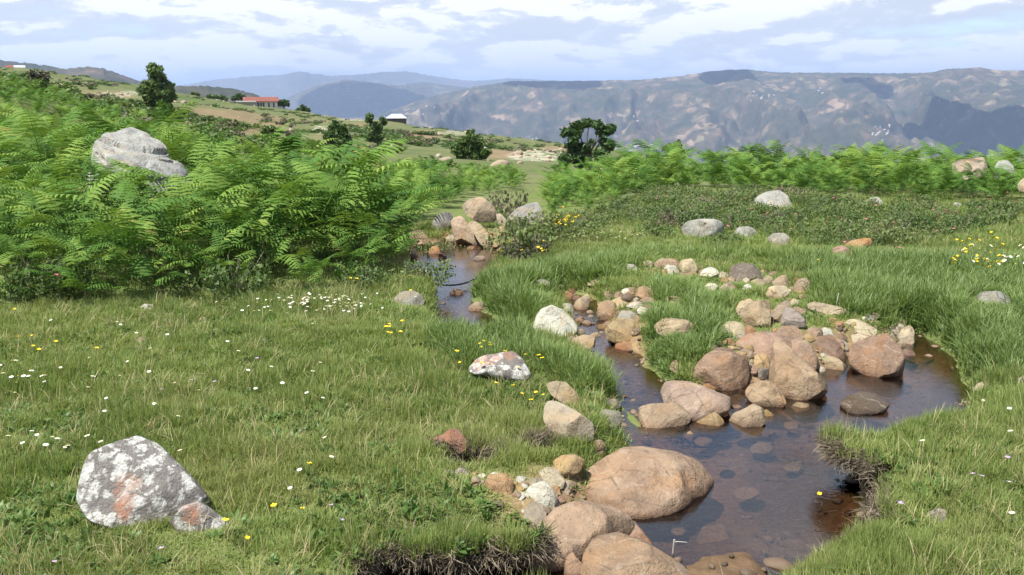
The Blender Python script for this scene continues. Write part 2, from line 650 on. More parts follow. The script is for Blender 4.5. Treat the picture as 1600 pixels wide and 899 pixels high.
M = Mat('ground_soil_and_turf')
P = M.coord('World')
n1 = M.noise(1.3, 6, 0.6, 0.3, P); n2 = M.noise(14, 5, 0.65, 0.2, P); n3 = M.noise(70, 3, 0.6, 0, P)
turf = M.mix(n2, M.ramp(n1, [(0.3, (0.08, 0.125, 0.032)), (0.55, (0.125, 0.165, 0.048)), (0.75, (0.20, 0.185, 0.08))]), (0.11, 0.125, 0.046))
nb = M.noise(0.05, 7, 0.62, 0.4, P); nc = M.noise(0.45, 6, 0.65, 0.2, P)
hillc = M.mix(M.ramp(nc, [(0.35, 0.0), (0.65, 1.0)]),
              M.ramp(nb, [(0.32, (0.055, 0.085, 0.026)), (0.55, (0.095, 0.115, 0.042)), (0.75, (0.145, 0.13, 0.065))]),
              M.ramp(nb, [(0.3, (0.075, 0.10, 0.036)), (0.6, (0.135, 0.135, 0.065)), (0.8, (0.20, 0.165, 0.10))]))
base = M.mix(M.attr('far'), turf, hillc)
base = M.mix(M.math('MULTIPLY', M.attr('soil'), M.ramp(nc, [(0.3, 0.55), (0.6, 1.0)])), base, M.mix(nc, (0.16, 0.11, 0.065), (0.23, 0.16, 0.105)))
wst = M.ramp(M.voro(0.9, P), [(0.12, 1.0), (0.35, 0.0)])
base = M.mix(M.math('MULTIPLY', M.attr('pale'), M.ramp(M.noise(1.1, 4, 0.7, 0.4, P), [(0.42, 0.0), (0.55, 1.0)])), base, (0.50, 0.47, 0.38))
gravel = M.ramp(M.voro(38, P, out='Color'), [(0.0, (0.10, 0.055, 0.03)), (0.5, (0.22, 0.13, 0.075)), (1.0, (0.33, 0.22, 0.14))])
bedc = M.mix(M.ramp(n1, [(0.4, 0.0), (0.62, 1.0)]), (0.085, 0.058, 0.034), M.mix(0.35, gravel, (0.15, 0.10, 0.055)))
peat = M.mix(n2, (0.012, 0.009, 0.006), (0.055, 0.040, 0.028))
base = M.mix(M.attr('stone'), base, M.mix(n2, gravel, (0.20, 0.16, 0.08)))
base = M.mix(M.attr('bed'), base, bedc)
base = M.mix(M.attr('cut'), base, peat)
hgt = M.math('ADD', M.math('MULTIPLY', n2, 0.7), M.math('MULTIPLY', n3, 0.3))
M_GROUND = M.finish(M.principled(base, 0.95, M.bump(hgt, 0.7, 0.03), 0.1).outputs[0])
gm = TER.mesh('ground', M_GROUND)
fattr(gm, 'bed', bed_a); fattr(gm, 'cut', cut_a * np.maximum(cutz, hollow) * (1 - stone_a)); fattr(gm, 'stone', stone_a * (1 - bed_a))
fattr(gm, 'far', sstep(18, 34, DG)); fattr(gm, 'soil', soil); fattr(gm, 'pale', pale)
ground = tag(obj('ground', gm), 'meadow and hillside ground with the stream bed cut into it', None, None, 'structure')

# turf lips left overhanging where the stream has undercut its banks
LIPS = []


def turf_lip(label, edge, back, z_edge, thick, seed):
    """edge, back: the outer and inner line of the lip as (x, y) seen at the lip's height"""
    e = ground_poly([(x, y, z_edge) for x, y in edge], z_edge); k = ground_poly([(x, y, z_edge) for x, y in back], z_edge)
    t = np.linspace(0, 1, 60)
    par = lambda P: np.concatenate([[0], np.cumsum(np.hypot(*np.diff(P, axis=0).T))]) / np.hypot(*np.diff(P, axis=0).T).sum()
    E = np.stack([np.interp(t, par(e), e[:, 0]), np.interp(t, par(e), e[:, 1])], 1); K = np.stack([np.interp(t, par(k), k[:, 0]), np.interp(t, par(k), k[:, 1])], 1)
    rg = np.random.default_rng(seed)
    nz = np.cumsum(rg.normal(size=60)) * 0.004
    dirn = (E - K); dirn /= np.linalg.norm(dirn, axis=1, keepdims=True)
    E = E + dirn * (nz + rg.normal(size=60) * 0.009)[:, None]
    V = []; m = 8
    for layer in (0, 1):
        for i in range(60):
            for j in range(m):
                u = j / (m - 1)
                p = E[i] * (1 - u) + K[i] * u
                zt = (1 - u) * (z_edge - 0.03) + u * float(TER.at(K[i][0], K[i][1]) - 0.006)
                zb = zt - thick * (0.45 + 0.55 * min(1, u * 2.5)) + rg.normal() * 0.005
                V.append((p[0], p[1], zt + rg.normal() * 0.004 if layer == 0 else zb))
    F = []
    N = 60 * m
    for i in range(59):
        for j in range(m - 1):
            a = i * m + j
            F.append((a, a + m, a + m + 1, a + 1)); F.append((N + a, N + a + 1, N + a + m + 1, N + a + m))
        F.append((i * m, N + i * m, N + (i + 1) * m, (i + 1) * m))
        F.append((i * m + m - 1, (i + 1) * m + m - 1, N + (i + 1) * m + m - 1, N + i * m + m - 1))
    for i in (0, 59):
        for j in range(m - 1):
            a = i * m + j
            F.append((a, a + 1, N + a + 1, N + a))
    tag(obj('turf_ledge', mesh_of('turf_ledge', V, F, M_PEAT, True)), label, None, None, 'structure')
    poly = np.concatenate([E, K[::-1]])
    zpl = np.array(V[:N]).reshape(60, m, 3)
    LIPS.append((poly, E, dirn, zpl))


M = Mat('bare_peat')
P = M.coord('World')
n2 = M.noise(40, 6, 0.7, 0.4, P)
M_PEAT = M.finish(M.principled(M.ramp(n2, [(0.3, (0.016, 0.012, 0.008)), (0.7, (0.085, 0.065, 0.045))]), 0.95, M.bump(n2, 0.9, 0.02), 0.1).outputs[0])
turf_lip('overhanging turf ledge on the right bank', [(1300, 664), (1294, 678), (1296, 690), (1316, 697), (1340, 702), (1358, 712)],
         [(1360, 654), (1390, 662), (1410, 676), (1420, 690), (1424, 704), (1422, 716)], 0.08, 0.05, 4)
turf_lip('overhanging turf ledge on the near left bank', [(548, 872), (585, 852), (640, 840), (700, 846), (750, 836), (800, 834), (836, 824), (848, 812)],
         [(560, 826), (600, 816), (650, 810), (700, 808), (750, 804), (790, 798), (815, 794), (830, 790)], 0.03, 0.06, 6)

# the water ---------------------------------------------------------
xs = np.arange(-1.9, 4.4, 0.05); ys = np.arange(2.3, 10.9, 0.05)
WX, WY = np.meshgrid(xs, ys)
wsd = stream_sd(WX, WY)
keep = wsd < 0.22
idx = np.arange(WX.size).reshape(WX.shape)
cell = keep[:-1, :-1] & keep[1:, :-1] & keep[:-1, 1:] & keep[1:, 1:]
f = np.stack([idx[:-1, :-1][cell], idx[:-1, 1:][cell], idx[1:, 1:][cell], idx[1:, :-1][cell]], 1)
M = Mat('clear_brown_stream_water')
P = M.coord('World')
wv = M.mapping(P, (1.0, 2.2, 1.0), (0, 0, 0), (0, 0, 0.35))
rip = M.math('ADD', M.math('MULTIPLY', M.noise(9, 4, 0.6, 0.6, wv), 0.6), M.math('MULTIPLY', M.noise(34, 3, 0.55, 0.5, wv), 0.22))
calm = M.ramp(M.noise(0.9, 3, 0.5, 0.3, P), [(0.38, 0.25), (0.62, 1.0)])
bmp = M.n('ShaderNodeBump'); bmp.inputs['Distance'].default_value = 0.005
M.link(rip, bmp.inputs['Height']); M.link(M.math('MULTIPLY', calm, 0.9), bmp.inputs['Strength'])
tr = M.n('ShaderNodeBsdfTransparent'); tr.inputs['Color'].default_value = (0.53, 0.455, 0.39, 1)
gl = M.n('ShaderNodeBsdfGlossy'); gl.inputs['Roughness'].default_value = 0.07
gl.inputs['Color'].default_value = (0.95, 0.96, 1, 1)
M.link(bmp.outputs[0], gl.inputs['Normal'])
fr = M.n('ShaderNodeFresnel'); fr.inputs['IOR'].default_value = 1.75
M.link(bmp.outputs[0], fr.inputs['Normal'])
ms = M.n('ShaderNodeMixShader')
M.link(fr.outputs[0], ms.inputs[0]); M.link(tr.outputs[0], ms.inputs[1]); M.link(gl.outputs[0], ms.inputs[2])
M_WATER = M.finish(ms.outputs[0])
vv = np.stack([WX, WY, np.full(WX.shape, ZW)], -1).reshape(-1, 3)
used = np.unique(f); remap = np.full(WX.size, -1); remap[used] = np.arange(len(used))
water = tag(obj('stream_water', mesh_of('stream_water', vv[used], remap[f], M_WATER, True)),
            'shallow brown stream water winding between banks and boulders', None, None, 'structure')

# ------------------------------------------------------------------ far hills
M = Mat('distant_hillside')
P = M.coord('World')
a1 = M.noise(0.0022, 8, 0.62, 0.6, P); a2 = M.noise(0.011, 7, 0.65, 0.4, P); a3 = M.noise(0.05, 4, 0.6, 0.2, P)
cells = M.voro(0.023, M.mapping(P, (1, 0.5, 1)), out='Color'); 
wood = M.mix(a3, (0.014, 0.026, 0.018), (0.036, 0.048, 0.028))
grass_c = M.ramp(a2, [(0.3, (0.05, 0.05, 0.032)), (0.55, (0.105, 0.080, 0.052)), (0.75, (0.18, 0.122, 0.080))])
sc_ = M.n('ShaderNodeSeparateColor'); M.link(cells, sc_.inputs[0])
field = M.ramp(sc_.outputs[0], [(0.0, (0.09, 0.085, 0.05)), (0.4, (0.17, 0.125, 0.085)), (0.75, (0.27, 0.195, 0.135)), (1.0, (0.17, 0.16, 0.085))])
fm = M.math('MULTIPLY', M.ramp(sc_.outputs[1], [(0.55, 0.0), (0.62, 1.0)]), M.ramp(M.math('ADD', M.math('MULTIPLY', a1, 0.6), M.math('MULTIPLY', a2, 0.4)), [(0.49, 0.0), (0.57, 1.0)]))
fm = M.math('MULTIPLY', fm, M.attr('farmed'))
col = M.mix(M.ramp(M.math('ADD', M.math('MULTIPLY', a1, 0.55), M.math('MULTIPLY', a2, 0.45)), [(0.36, 0.0), (0.66, 1.0)]), wood, grass_c)
col = M.mix(M.math('MULTIPLY', fm, 0.85), col, field)
M_HILL = M.finish(M.principled(col, 0.95, M.bump(a2, 0.5, 30.0), 0.05).outputs[0])

HILLS = {}


def hill_range(key, label, D, front, back, px, py, base, spur, sl, na, nd, seed, farmed, wig):
    px = np.array(px, float); py = np.array(py, float)
    az = np.linspace(az_of(px[0]), az_of(px[-1]), na)
    d = np.concatenate([np.linspace(D - front, D, int(nd * 0.72), endpoint=False), np.linspace(D, D + back, nd - int(nd * 0.72))])
    crest = np.interp(az, az_of(px), CAMZ + D * tan_elev(px, py))
    A, DD = np.meshgrid(az, d)
    X, Y = DD * np.sin(A), DD * np.cos(A)
    t = np.where(DD < D, (DD - (D - front)) / front, 1 - (DD - D) / back)
    t = np.clip(t, 0, 1)
    cr = crest[None] + (fbm(A * 400, 0 * A, seed + 3, 4) - 0.5) * wig
    shape = t ** 0.85 * (0.65 + 0.35 * t)
    wx = (fbm(X / (sl * 2.2), Y / (sl * 2.2), seed + 9, 3) - 0.5) * sl * 1.6
    r = 1 - np.abs(2 * fbm((X + wx) / sl, Y / (sl * 2.6) + wx / (2 * sl), seed, 4, 0.5) - 1) * 1.6
    r2 = 1 - np.abs(2 * fbm((X + wx) / (sl * .32), Y / (sl * .7), seed + 5, 4, 0.55) - 1) * 1.6
    z = base + (cr - base) * shape + (r - 0.62) * spur * np.sin(np.pi * np.clip(t, 0, 1) ** 0.9) ** 0.8 + (r2 - .6) * spur * .26 * np.sin(np.pi * t) ** 1.1
    edge = np.minimum(sstep(0, 0.04, (A - az[0]) / (az[-1] - az[0])), 1)
    pol = Polar(az, d, z)
    me = pol.mesh('hill', M_HILL)
    fattr(me, 'farmed', np.full(z.shape, farmed))
    o = tag(obj('hill', me), label, None, None, 'structure')
    HILLS[key] = pol
    return pol


hill_range('right', 'long grey green mountain ridge with fields and spurs across the valley', 6600, 3700, 2600,
           [520, 600, 680, 740, 800, 870, 940, 1000, 1060, 1110, 1160, 1200, 1300, 1400, 1450, 1470, 1520, 1560, 1600, 1900],
           [205, 176, 150, 136, 127, 127, 126, 125, 119, 111, 108.5, 113, 114, 115, 113, 108, 106, 111, 110, 112], -540, 330, 620, 560, 170, 21, 1.0, 9)
hill_range('mid', 'broad blue hill with twin summits beyond the valley', 9600, 3800, 2000,
           [400, 455, 500, 545, 590, 625, 660, 700, 760, 840], [185, 152, 133, 124.5, 130, 134, 128, 133, 141, 165], -560, 200, 900, 200, 70, 47, 0.7, 14)
hill_range('far', 'palest blue mountain range on the horizon', 15000, 4200, 2500,
           [200, 280, 330, 400, 440, 470, 520, 560, 600, 640, 690, 740, 790, 830, 900, 960], [150, 136, 126, 119, 118, 112, 119, 117, 113, 112, 121, 127, 123, 124, 128, 140],
           -620, 180, 1300, 220, 50, 63, 0.4, 30)
hill_range('left', 'dark wooded hill behind the left slope', 3000, 1300, 900,
           [-500, -200, 0, 60, 110, 150, 165, 185, 215, 260, 320], [80, 88, 93, 100, 107.5, 105, 106.5, 112, 124, 140, 158], -300, 80, 330, 180, 50, 81, 0.25, 8)
hill_range('leftlow', 'low dark green rise behind the red roofed house', 1900, 700, 500,
           [180, 240, 280, 330, 370, 400, 430, 480], [160, 139, 134.5, 135, 139, 147, 160, 185], -260, 35, 200, 110, 40, 95, 0.3, 5)
# ------------------------------------------------------------------ rocks
def rock_material(name, kind):
    M = Mat(name)
    oi = M.n('ShaderNodeObjectInfo')
    off = M.n('ShaderNodeCombineXYZ')
    for i, k in enumerate((37.0, 91.0, 53.0)):
        M.link(M.math('MULTIPLY', oi.outputs['Random'], k), off.inputs[i])
    P = M.mapping(M.coord(), (1, 1, 1), off.outputs[0])
    a = M.noise(5.5, 7, 0.62, 0.5, P); b = M.noise(26, 6, 0.68, 0.2, P); c = M.noise(120, 3, 0.7, 0, P)
    base = M.mix(1.0, oi.outputs['Color'], (0.66, 0.71, 0.70), 'MULTIPLY')
    if kind == 'lichen':
        grey = M.mix(a, (0.12, 0.11, 0.10), (0.22, 0.205, 0.185))
        wv = M.n('ShaderNodeVectorMath', operation='ADD')
        wob = M.n('ShaderNodeVectorMath', operation='SCALE'); wob.inputs['Scale'].default_value = 0.075
        M.link(M.noise(22, 5, 0.65, 0, P, 'Color'), wob.inputs[0])
        M.link(P, wv.inputs[0]); M.link(wob.outputs[0], wv.inputs[1])
        v1 = M.voro(17, wv.outputs[0]); v2 = M.voro(36, wv.outputs[0])
        pat = M.math('MAXIMUM', M.ramp(v1, [(0.36, 1.0), (0.50, 0.0)]), M.math('MULTIPLY', M.ramp(v2, [(0.28, 1.0), (0.44, 0.0)]), M.ramp(a, [(0.45, 0.0), (0.5, 1.0)])))
        pat = M.math('MULTIPLY', pat, M.ramp(M.noise(7, 4, 0.6, 0.3, P), [(0.36, 0.0), (0.44, 1.0)]))
        col = M.mix(pat, grey, M.mix(M.ramp(M.noise(60, 4, 0.7, 0.2, P), [(0.35, 0.0), (0.6, 1.0)]), (0.30, 0.30, 0.27), (0.56, 0.555, 0.52)))
        geo = M.n('ShaderNodeTexCoord')
        om = M.math('MULTIPLY', M.attr('orange'), M.ramp(M.noise(20, 6, 0.7, 0.4, P), [(0.38, 0.0), (0.62, 0.9)]))
        col = M.mix(om, col, M.mix(b, (0.34, 0.13, 0.07), (0.34, 0.20, 0.13)))
        col = M.mix(M.math('MULTIPLY', M.ramp(c, [(0.56, 0.0), (0.68, 1.0)]), 0.5), col, (0.10, 0.10, 0.09))
    else:
        col = M.mix(M.ramp(a, [(0.30, 0.0), (0.70, 1.0)]), M.mix(1.0, base, (0.66, 0.64, 0.66), 'MULTIPLY'), M.mix(1.0, base, (1.16, 1.14, 1.10), 'MULTIPLY'))
        col = M.mix(M.math('MULTIPLY', M.ramp(M.noise(3.2, 4, 0.6, 0.8, P), [(0.50, 0.0), (0.66, 1.0)]), 0.55), col, M.mix(1.0, base, (1.05, 0.80, 0.55), 'MULTIPLY'))
        # pale mineral veins and dark cracks
        band = M.n('ShaderNodeTexWave', wave_type='BANDS', bands_direction='DIAGONAL')
        band.inputs['Scale'].default_value = 2.4; band.inputs['Distortion'].default_value = 9.0
        band.inputs['Detail'].default_value = 4.0; band.inputs['Detail Scale'].default_value = 1.6
        M.link(P, band.inputs['Vector'])
        col = M.mix(M.math('MULTIPLY', M.math('MULTIPLY', M.ramp(band.outputs['Fac'], [(0.95, 0.0), (0.995, 1.0)]), 0.35), M.ramp(b, [(0.4, 0.0), (0.6, 1.0)])), col, (0.44, 0.36, 0.27))
        crack = M.ramp(M.voro(5.2, M.mapping(P, (1, 1, 0.45)), 'DISTANCE_TO_EDGE'), [(0.0, 1.0), (0.03, 0.0)])
        col = M.mix(M.math('MULTIPLY', crack, M.ramp(b, [(0.42, 0.0), (0.58, 0.85)])), col, (0.10, 0.075, 0.055))
        col = M.mix(M.math('MULTIPLY', M.ramp(b, [(0.52, 0.0), (0.72, 1.0)]), 0.38), col, M.mix(1.0, base, (0.52, 0.50, 0.50), 'MULTIPLY'))
        col = M.mix(M.math('MULTIPLY', M.ramp(c, [(0.55, 0.0), (0.75, 1.0)]), 0.28), col, (0.42, 0.37, 0.30))
    if kind != 'lichen':
        stain = M.ramp(M.noise(9, 7, 0.7, 0.9, P), [(0.52, 0.0), (0.62, 1.0)])
        col = M.mix(M.math('MULTIPLY', stain, 0.6), col, M.mix(1.0, col, (0.55, 0.52, 0.50), 'MULTIPLY'))
        pit = M.ramp(M.voro(55, P), [(0.05, 1.0), (0.16, 0.0)])
        col = M.mix(M.math('MULTIPLY', pit, 0.6), col, (0.07, 0.055, 0.045))
        spot = M.ramp(M.voro(24, M.mapping(P, (1, 1, 1), (3.3, 1.2, 0.4))), [(0.06, 1.0), (0.14, 0.0)])
        col = M.mix(M.math('MULTIPLY', spot, 0.35), col, (0.42, 0.40, 0.35))
    wz = M.n('ShaderNodeSeparateXYZ'); M.link(M.coord('World'), wz.inputs[0])
    wet = M.ramp(M.math('ADD', M.math('MULTIPLY', M.math('SUBTRACT', wz.outputs[2], ZW), 6.0), M.math('MULTIPLY', b, 0.35)), [(0.14, 1.0), (0.44, 0.0)])
    wet = M.math('MULTIPLY', wet, M.attr('inwater'))
    col = M.mix(M.math('MULTIPLY', wet, 0.75), col, M.mix(1.0, col, (0.42, 0.30, 0.25), 'MULTIPLY'))
    h = M.math('ADD', M.math('MULTIPLY', a, 0.5), M.math('ADD', M.math('MULTIPLY', b, 0.35), M.math('MULTIPLY', c, 0.12)))
    rough = M.math('SUBTRACT', 0.86, M.math('MULTIPLY', wet, 0.5))
    return M.finish(M.principled(col, rough, M.bump(h, 1.0, 0.06), 0.25).outputs[0])


M_ROCK = rock_material('weathered_sandstone', 'plain')
M_LICHEN = rock_material('lichen_crusted_stone', 'lichen')

_ico = {}


def ico(sub):
    if sub in _ico:
        return _ico[sub]
    import bmesh
    bm = bmesh.new()
    bmesh.ops.create_icosphere(bm, subdivisions=sub, radius=1.0)
    bm.verts.ensure_lookup_table()
    v = np.array([x.co[:] for x in bm.verts])
    f = np.array([[w.index for w in p.verts] for p in bm.faces])
    bm.free()
    _ico[sub] = (v, f)
    return _ico[sub]


def wobble(p, rng, freq, n=10):
    k = rng.normal(size=(n, 3)); k /= np.linalg.norm(k, axis=1, keepdims=True)
    k *= freq * rng.uniform(0.6, 1.6, (n, 1))
    ph = rng.uniform(0, 6.28, n)
    return np.sin(p @ k.T + ph).mean(1) * 1.6


ROCKS = []


def rock(label, pts, col, depth=1.0, lean=0.7, cat='rock', name='rock', mat=None, cuts=17, seed=None, at_d=None, rough=1.0, group=None, orange=None, sink=0.15, z=None, cut_rng=(0.48, 0.80)):
    pts = np.array(pts, float)
    if pts.shape == (2, 2):                     # only a box was given: invent an irregular outline
        (x0, y0), (x1, y1) = pts
        rs = np.random.default_rng(int(x0 * 7 + y0 * 13))
        an = np.sort(rs.uniform(0, 2 * math.pi / 8 * 0.8, 8) + np.arange(8) * 2 * math.pi / 8)
        rr = rs.uniform(0.82, 1.08, 8)
        pts = np.stack([(x0 + x1) / 2 + (x1 - x0) / 2 * rr * np.cos(an), (y0 + y1) / 2 + (y1 - y0) / 2 * rr * np.sin(an)], 1)
    seed = seed if seed is not None else int(pts.sum()) % 9973
    rng = np.random.default_rng(seed)
    cx = (pts[:, 0].min() + pts[:, 0].max()) / 2; cy = (pts[:, 1].min() + pts[:, 1].max()) / 2
    yb = pts[:, 1].max()
    r = ray(cx, yb)
    if at_d is None:
        if z is None:                           # walk along the line of sight until it meets ground or water
            ss = np.linspace(2.0, 24.0, 2400)
            q_ = CAM + r * ss[:, None]
            hit_ = np.nonzero(np.maximum(TER.at(q_[:, 0], q_[:, 1]), ZW - 0.02) >= q_[:, 2])[0]
            L = ss[hit_[0]] if len(hit_) else ss[-1]
        else:
            L = (z - CAMZ) / r[2]
    else:
        L = at_d / math.hypot(r[0], r[1])
    fwd = ray(cx, cy)
    right = np.cross(fwd, (0, 0, 1)); right /= np.linalg.norm(right)
    up = np.cross(right, fwd)
    vbot = (yb - cy) / FPX * L
    Lc = L + lean * vbot
    rays = ray(pts[:, 0], pts[:, 1])
    q = rays * (Lc / (rays @ fwd))[:, None]
    uv = np.stack([q @ right, q @ up], 1)
    uv = uv * 1.06
    vlow = uv[:, 1].min()
    lo = uv[:, 1] < 0.3 * vlow
    uv[lo, 1] *= 1 + sink
    wpx = np.ptp(pts[:, 0])
    sub = 5 if wpx > 110 else 4 if wpx > 38 else 3 if wpx > 14 else 2
    v, fcs = ico(sub)
    th = np.arctan2(v[:, 1], v[:, 0]); rho = np.hypot(v[:, 0], v[:, 1])
    # radius of the outline in each direction
    T = np.linspace(-math.pi, math.pi, 145)
    R = np.zeros(145)
    n = len(uv)
    for k, t in enumerate(T):
        c, s = math.cos(t), math.sin(t)
        best = 0
        for i in range(n):
            a = uv[i]; e = uv[(i + 1) % n] - a
            dt = c * e[1] - s * e[0]
            if abs(dt) < 1e-12:
                continue
            tt = (a[0] * e[1] - a[1] * e[0]) / dt
            w = (a[0] * s - a[1] * c) / dt
            if tt > 0 and -1e-6 <= w <= 1 + 1e-6:
                best = max(best, tt)
        R[k] = best
    size = min(np.ptp(uv[:, 0]), np.ptp(uv[:, 1]))
    R = np.where(R <= 0, size * 0.3, R)
    Rs = R.copy()
    for _ in range(2):
        Rs = (np.roll(Rs[:-1], 1) + 2 * Rs[:-1] + np.roll(Rs[:-1], -1)) / 4
        Rs = np.append(Rs, Rs[0])
    D = 0.5 * size * depth
    rr = np.interp(th, T, Rs) * rho ** 0.72
    w = np.stack([rr * np.cos(th), rr * np.sin(th), -D * np.sign(v[:, 2]) * np.abs(v[:, 2]) ** 0.78], 1)   # u, v, depth (minus is towards the camera)
    # flat broken faces
    for _ in range(cuts):
        nn = rng.normal(size=3); nn[2] = -abs(nn[2]) - 0.6; nn[1] += 0.25
        sc = np.array([1, 1, size / (2 * D)])
        nn /= np.linalg.norm(nn)
        h = (w * sc) @ nn
        o = h.max() * (rng.uniform(*cut_rng) if abs(nn[2]) > 0.72 else rng.uniform(0.78, 0.92))
        ex = np.clip(h - o, 0, None)
        w -= (ex * 0.97)[:, None] * nn[None] / sc
    nrm = w / (np.linalg.norm(w, axis=1, keepdims=True) + 1e-9)
    amp = size * 0.018 * rough
    w += nrm * (wobble(w, rng, 9.0 / size)[:, None] * amp + wobble(w, rng, 26.0 / size, 16)[:, None] * amp * 0.45 + (wobble(w, rng, 60.0 / size, 20)[:, None] * amp * 0.25 if sub > 3 else 0))
    dep = w[:, 2] + lean * w[:, 1]
    P3 = right[None] * w[:, :1] + up[None] * w[:, 1:2] + fwd[None] * dep[:, None]
    C = CAM + fwd * Lc
    me = mesh_of(name, P3, fcs[:, ::1], mat or M_ROCK, True)
    me.update()
    try:
        me.set_sharp_from_angle(angle=rad(30))
    except Exception:
        pass
    sdw = float(stream_sd(np.array([C[0]]), np.array([C[1]]))[0])
    fattr(me, 'inwater', np.full(len(P3), 1.0 if sdw < 0.15 and z is None else 0.0))
    oa = np.zeros(len(P3))
    if orange:
        gp = P3 + C
        ox, oy = proj(gp[:, 0], gp[:, 1], gp[:, 2])
        for (x, y, rx, ry) in orange:
            oa = np.maximum(oa, sstep(1.3, 0.5, ((ox - x) / rx) ** 2 + ((oy - y) / ry) ** 2))
    fattr(me, 'orange', oa)
    o = obj(name, me, None, C)
    o.color = (*col, 1)
    tag(o, label, cat, group)
    ROCKS.append((C, np.ptp(uv[:, 0]) / 2, size / 2))
    return o


def dome_rock(label, pts, col, H, seed, z0=ZW, k_top=0.7, rough=1.0, ridge=0.0, planes=5, prof=1.35):
    """a low boulder lying on the ground: plan outline plus height"""
    pts = np.array(pts, float); rng = np.random.default_rng(seed)
    y0, y1 = pts[:, 1].min(), pts[:, 1].max()
    up_ = np.clip(((y0 + 0.62 * (y1 - y0)) - pts[:, 1]) / (0.62 * (y1 - y0)), 0, 1)
    d = ray(pts[:, 0], pts[:, 1])
    t = (z0 + H * k_top * up_ - CAMZ) / d[:, 2]
    pl = (CAM + d * t[:, None])[:, :2]
    c = (pl.min(0) + pl.max(0)) / 2
    q = pl - c
    an = np.arctan2(q[:, 1], q[:, 0]); o_ = np.argsort(an); an = an[o_]; ra = np.hypot(q[:, 0], q[:, 1])[o_]
    an3 = np.concatenate([an - 2 * math.pi, an, an + 2 * math.pi]); ra3 = np.concatenate([ra, ra, ra])
    v, f_ = ico(5)
    th = np.arctan2(v[:, 1], v[:, 0]); rho = np.hypot(v[:, 0], v[:, 1])
    T = np.linspace(-math.pi, math.pi, 181); R = np.interp(T, an3, ra3)
    for _ in range(4):
        R = np.append((np.roll(R[:-1], 1) + 2 * R[:-1] + np.roll(R[:-1], -1)) / 4, 0); R[-1] = R[0]
    r_ = np.interp(th, T, R) * rho ** 0.97
    zz = np.where(v[:, 2] >= 0, H * np.abs(v[:, 2]) ** prof, -0.16 * np.abs(v[:, 2]))
    w = np.stack([r_ * np.cos(th), r_ * np.sin(th), zz], 1)
    size = H * 2.4
    w[:, 2] += ridge * H * np.exp(-((w[:, 0] * 0.8 + w[:, 1] * 0.6) / (0.22 * ra.max())) ** 2) * np.clip(v[:, 2], 0, 1)
    for _ in range(planes):
        nn = np.array([rng.uniform(-0.55, 0.55), rng.uniform(-0.6, 0.35), 1.0]); nn /= np.linalg.norm(nn)
        h_ = w @ nn; w = w - (np.clip(h_ - h_.max() * rng.uniform(0.70, 0.9), 0, None) * 0.9)[:, None] * nn
    nrm = v
    w += nrm * (wobble(w, rng, 7.0 / size)[:, None] * 0.05 * H + wobble(w, rng, 20.0 / size, 16)[:, None] * 0.035 * H + wobble(w, rng, 55.0 / size, 20)[:, None] * 0.018 * H) * rough
    me = mesh_of('boulder', w, f_, M_ROCK, True)
    fattr(me, 'inwater', np.ones(len(w))); fattr(me, 'orange', np.zeros(len(w)))
    C = np.array([c[0], c[1], z0])
    o = obj('boulder', me, None, C); o.color = (*col, 1)
    tag(o, label, 'boulder')
    ROCKS.append((C, ra.max() * 0.8, H))
    return o


TAN = (0.40, 0.275, 0.18); PINK = (0.42, 0.265, 0.195); BRN = (0.30, 0.195, 0.13); CRM = (0.56, 0.46, 0.32); WHT = (0.68, 0.63, 0.52)
ORG = (0.43, 0.24, 0.12); GRY = (0.33, 0.31, 0.285); GOLD = (0.45, 0.30, 0.14); LGR = (0.44, 0.42, 0.39); DRK = (0.20, 0.165, 0.145); RED = (0.33, 0.165, 0.11)
B = 'boulder'
# near left, lichen
rock('big grey rock crusted with white lichen in the left foreground turf', [(126, 778), (134, 735), (145, 710), (190, 690), (215, 683), (245, 697), (290, 740), (322, 772), (320, 790), (280, 802), (230, 816), (180, 814), (140, 802)], LGR, 1.15, 0.35, B, 'boulder', M_LICHEN, 5, orange=[(193, 778, 18, 40), (205, 755, 18, 15)])
rock('small grey rock with an orange patch beside the white lichened rock', [(264, 816), (288, 792), (310, 783), (335, 800), (357, 815), (350, 830), (310, 833), (280, 827)], LGR, 1.0, 0.4, 'rock', 'rock', M_LICHEN, 4, orange=[(300, 803, 22, 18)])
# foreground slabs
dome_rock('largest smooth brown boulder sloping into the pool', [(905, 742), (925, 718), (945, 703), (975, 691), (1030, 688), (1070, 698), (1103, 720), (1118, 746), (1112, 760), (1080, 780), (1040, 806), (1000, 812), (960, 806), (920, 780)], (0.43, 0.29, 0.20), 0.165, 3, ridge=0.15)
dome_rock('long low brown slab in front of the largest boulder', [(816, 856), (838, 825), (866, 798), (905, 772), (945, 768), (985, 790), (998, 815), (965, 842), (930, 862), (902, 874), (870, 882), (830, 884)], (0.43, 0.29, 0.20), 0.15, 8, z0=ZW + 0.03, prof=1.5, ridge=0.2)
rock('broad brown boulder cut off by the bottom edge', [(911, 905), (914, 872), (930, 840), (965, 833), (1010, 850), (1060, 880), (1082, 908), (1075, 950), (915, 950)], (0.37, 0.245, 0.16), 1.1, 0.6, B, 'boulder', cuts=13, seed=12)
rock('pinkish slab propped behind the bottom boulder', [(958, 840), (964, 822), (972, 811), (992, 816), (1010, 838), (1024, 853), (1000, 858), (970, 850)], PINK, 0.8, 0.5, cuts=3)
rock('small pointed stone left of the bottom boulder', [(880, 905), (883, 875), (890, 858), (905, 876), (917, 892), (914, 915), (885, 918)], (0.46, 0.30, 0.21), 0.9, 0.3)
rock('pale bleached stone wedged on the seam of the two slabs', [(905, 768), (918, 762), (940, 765), (956, 777), (935, 780), (912, 777)], (0.50, 0.42, 0.35), 0.7, 1.4, cuts=2, sink=0.3)
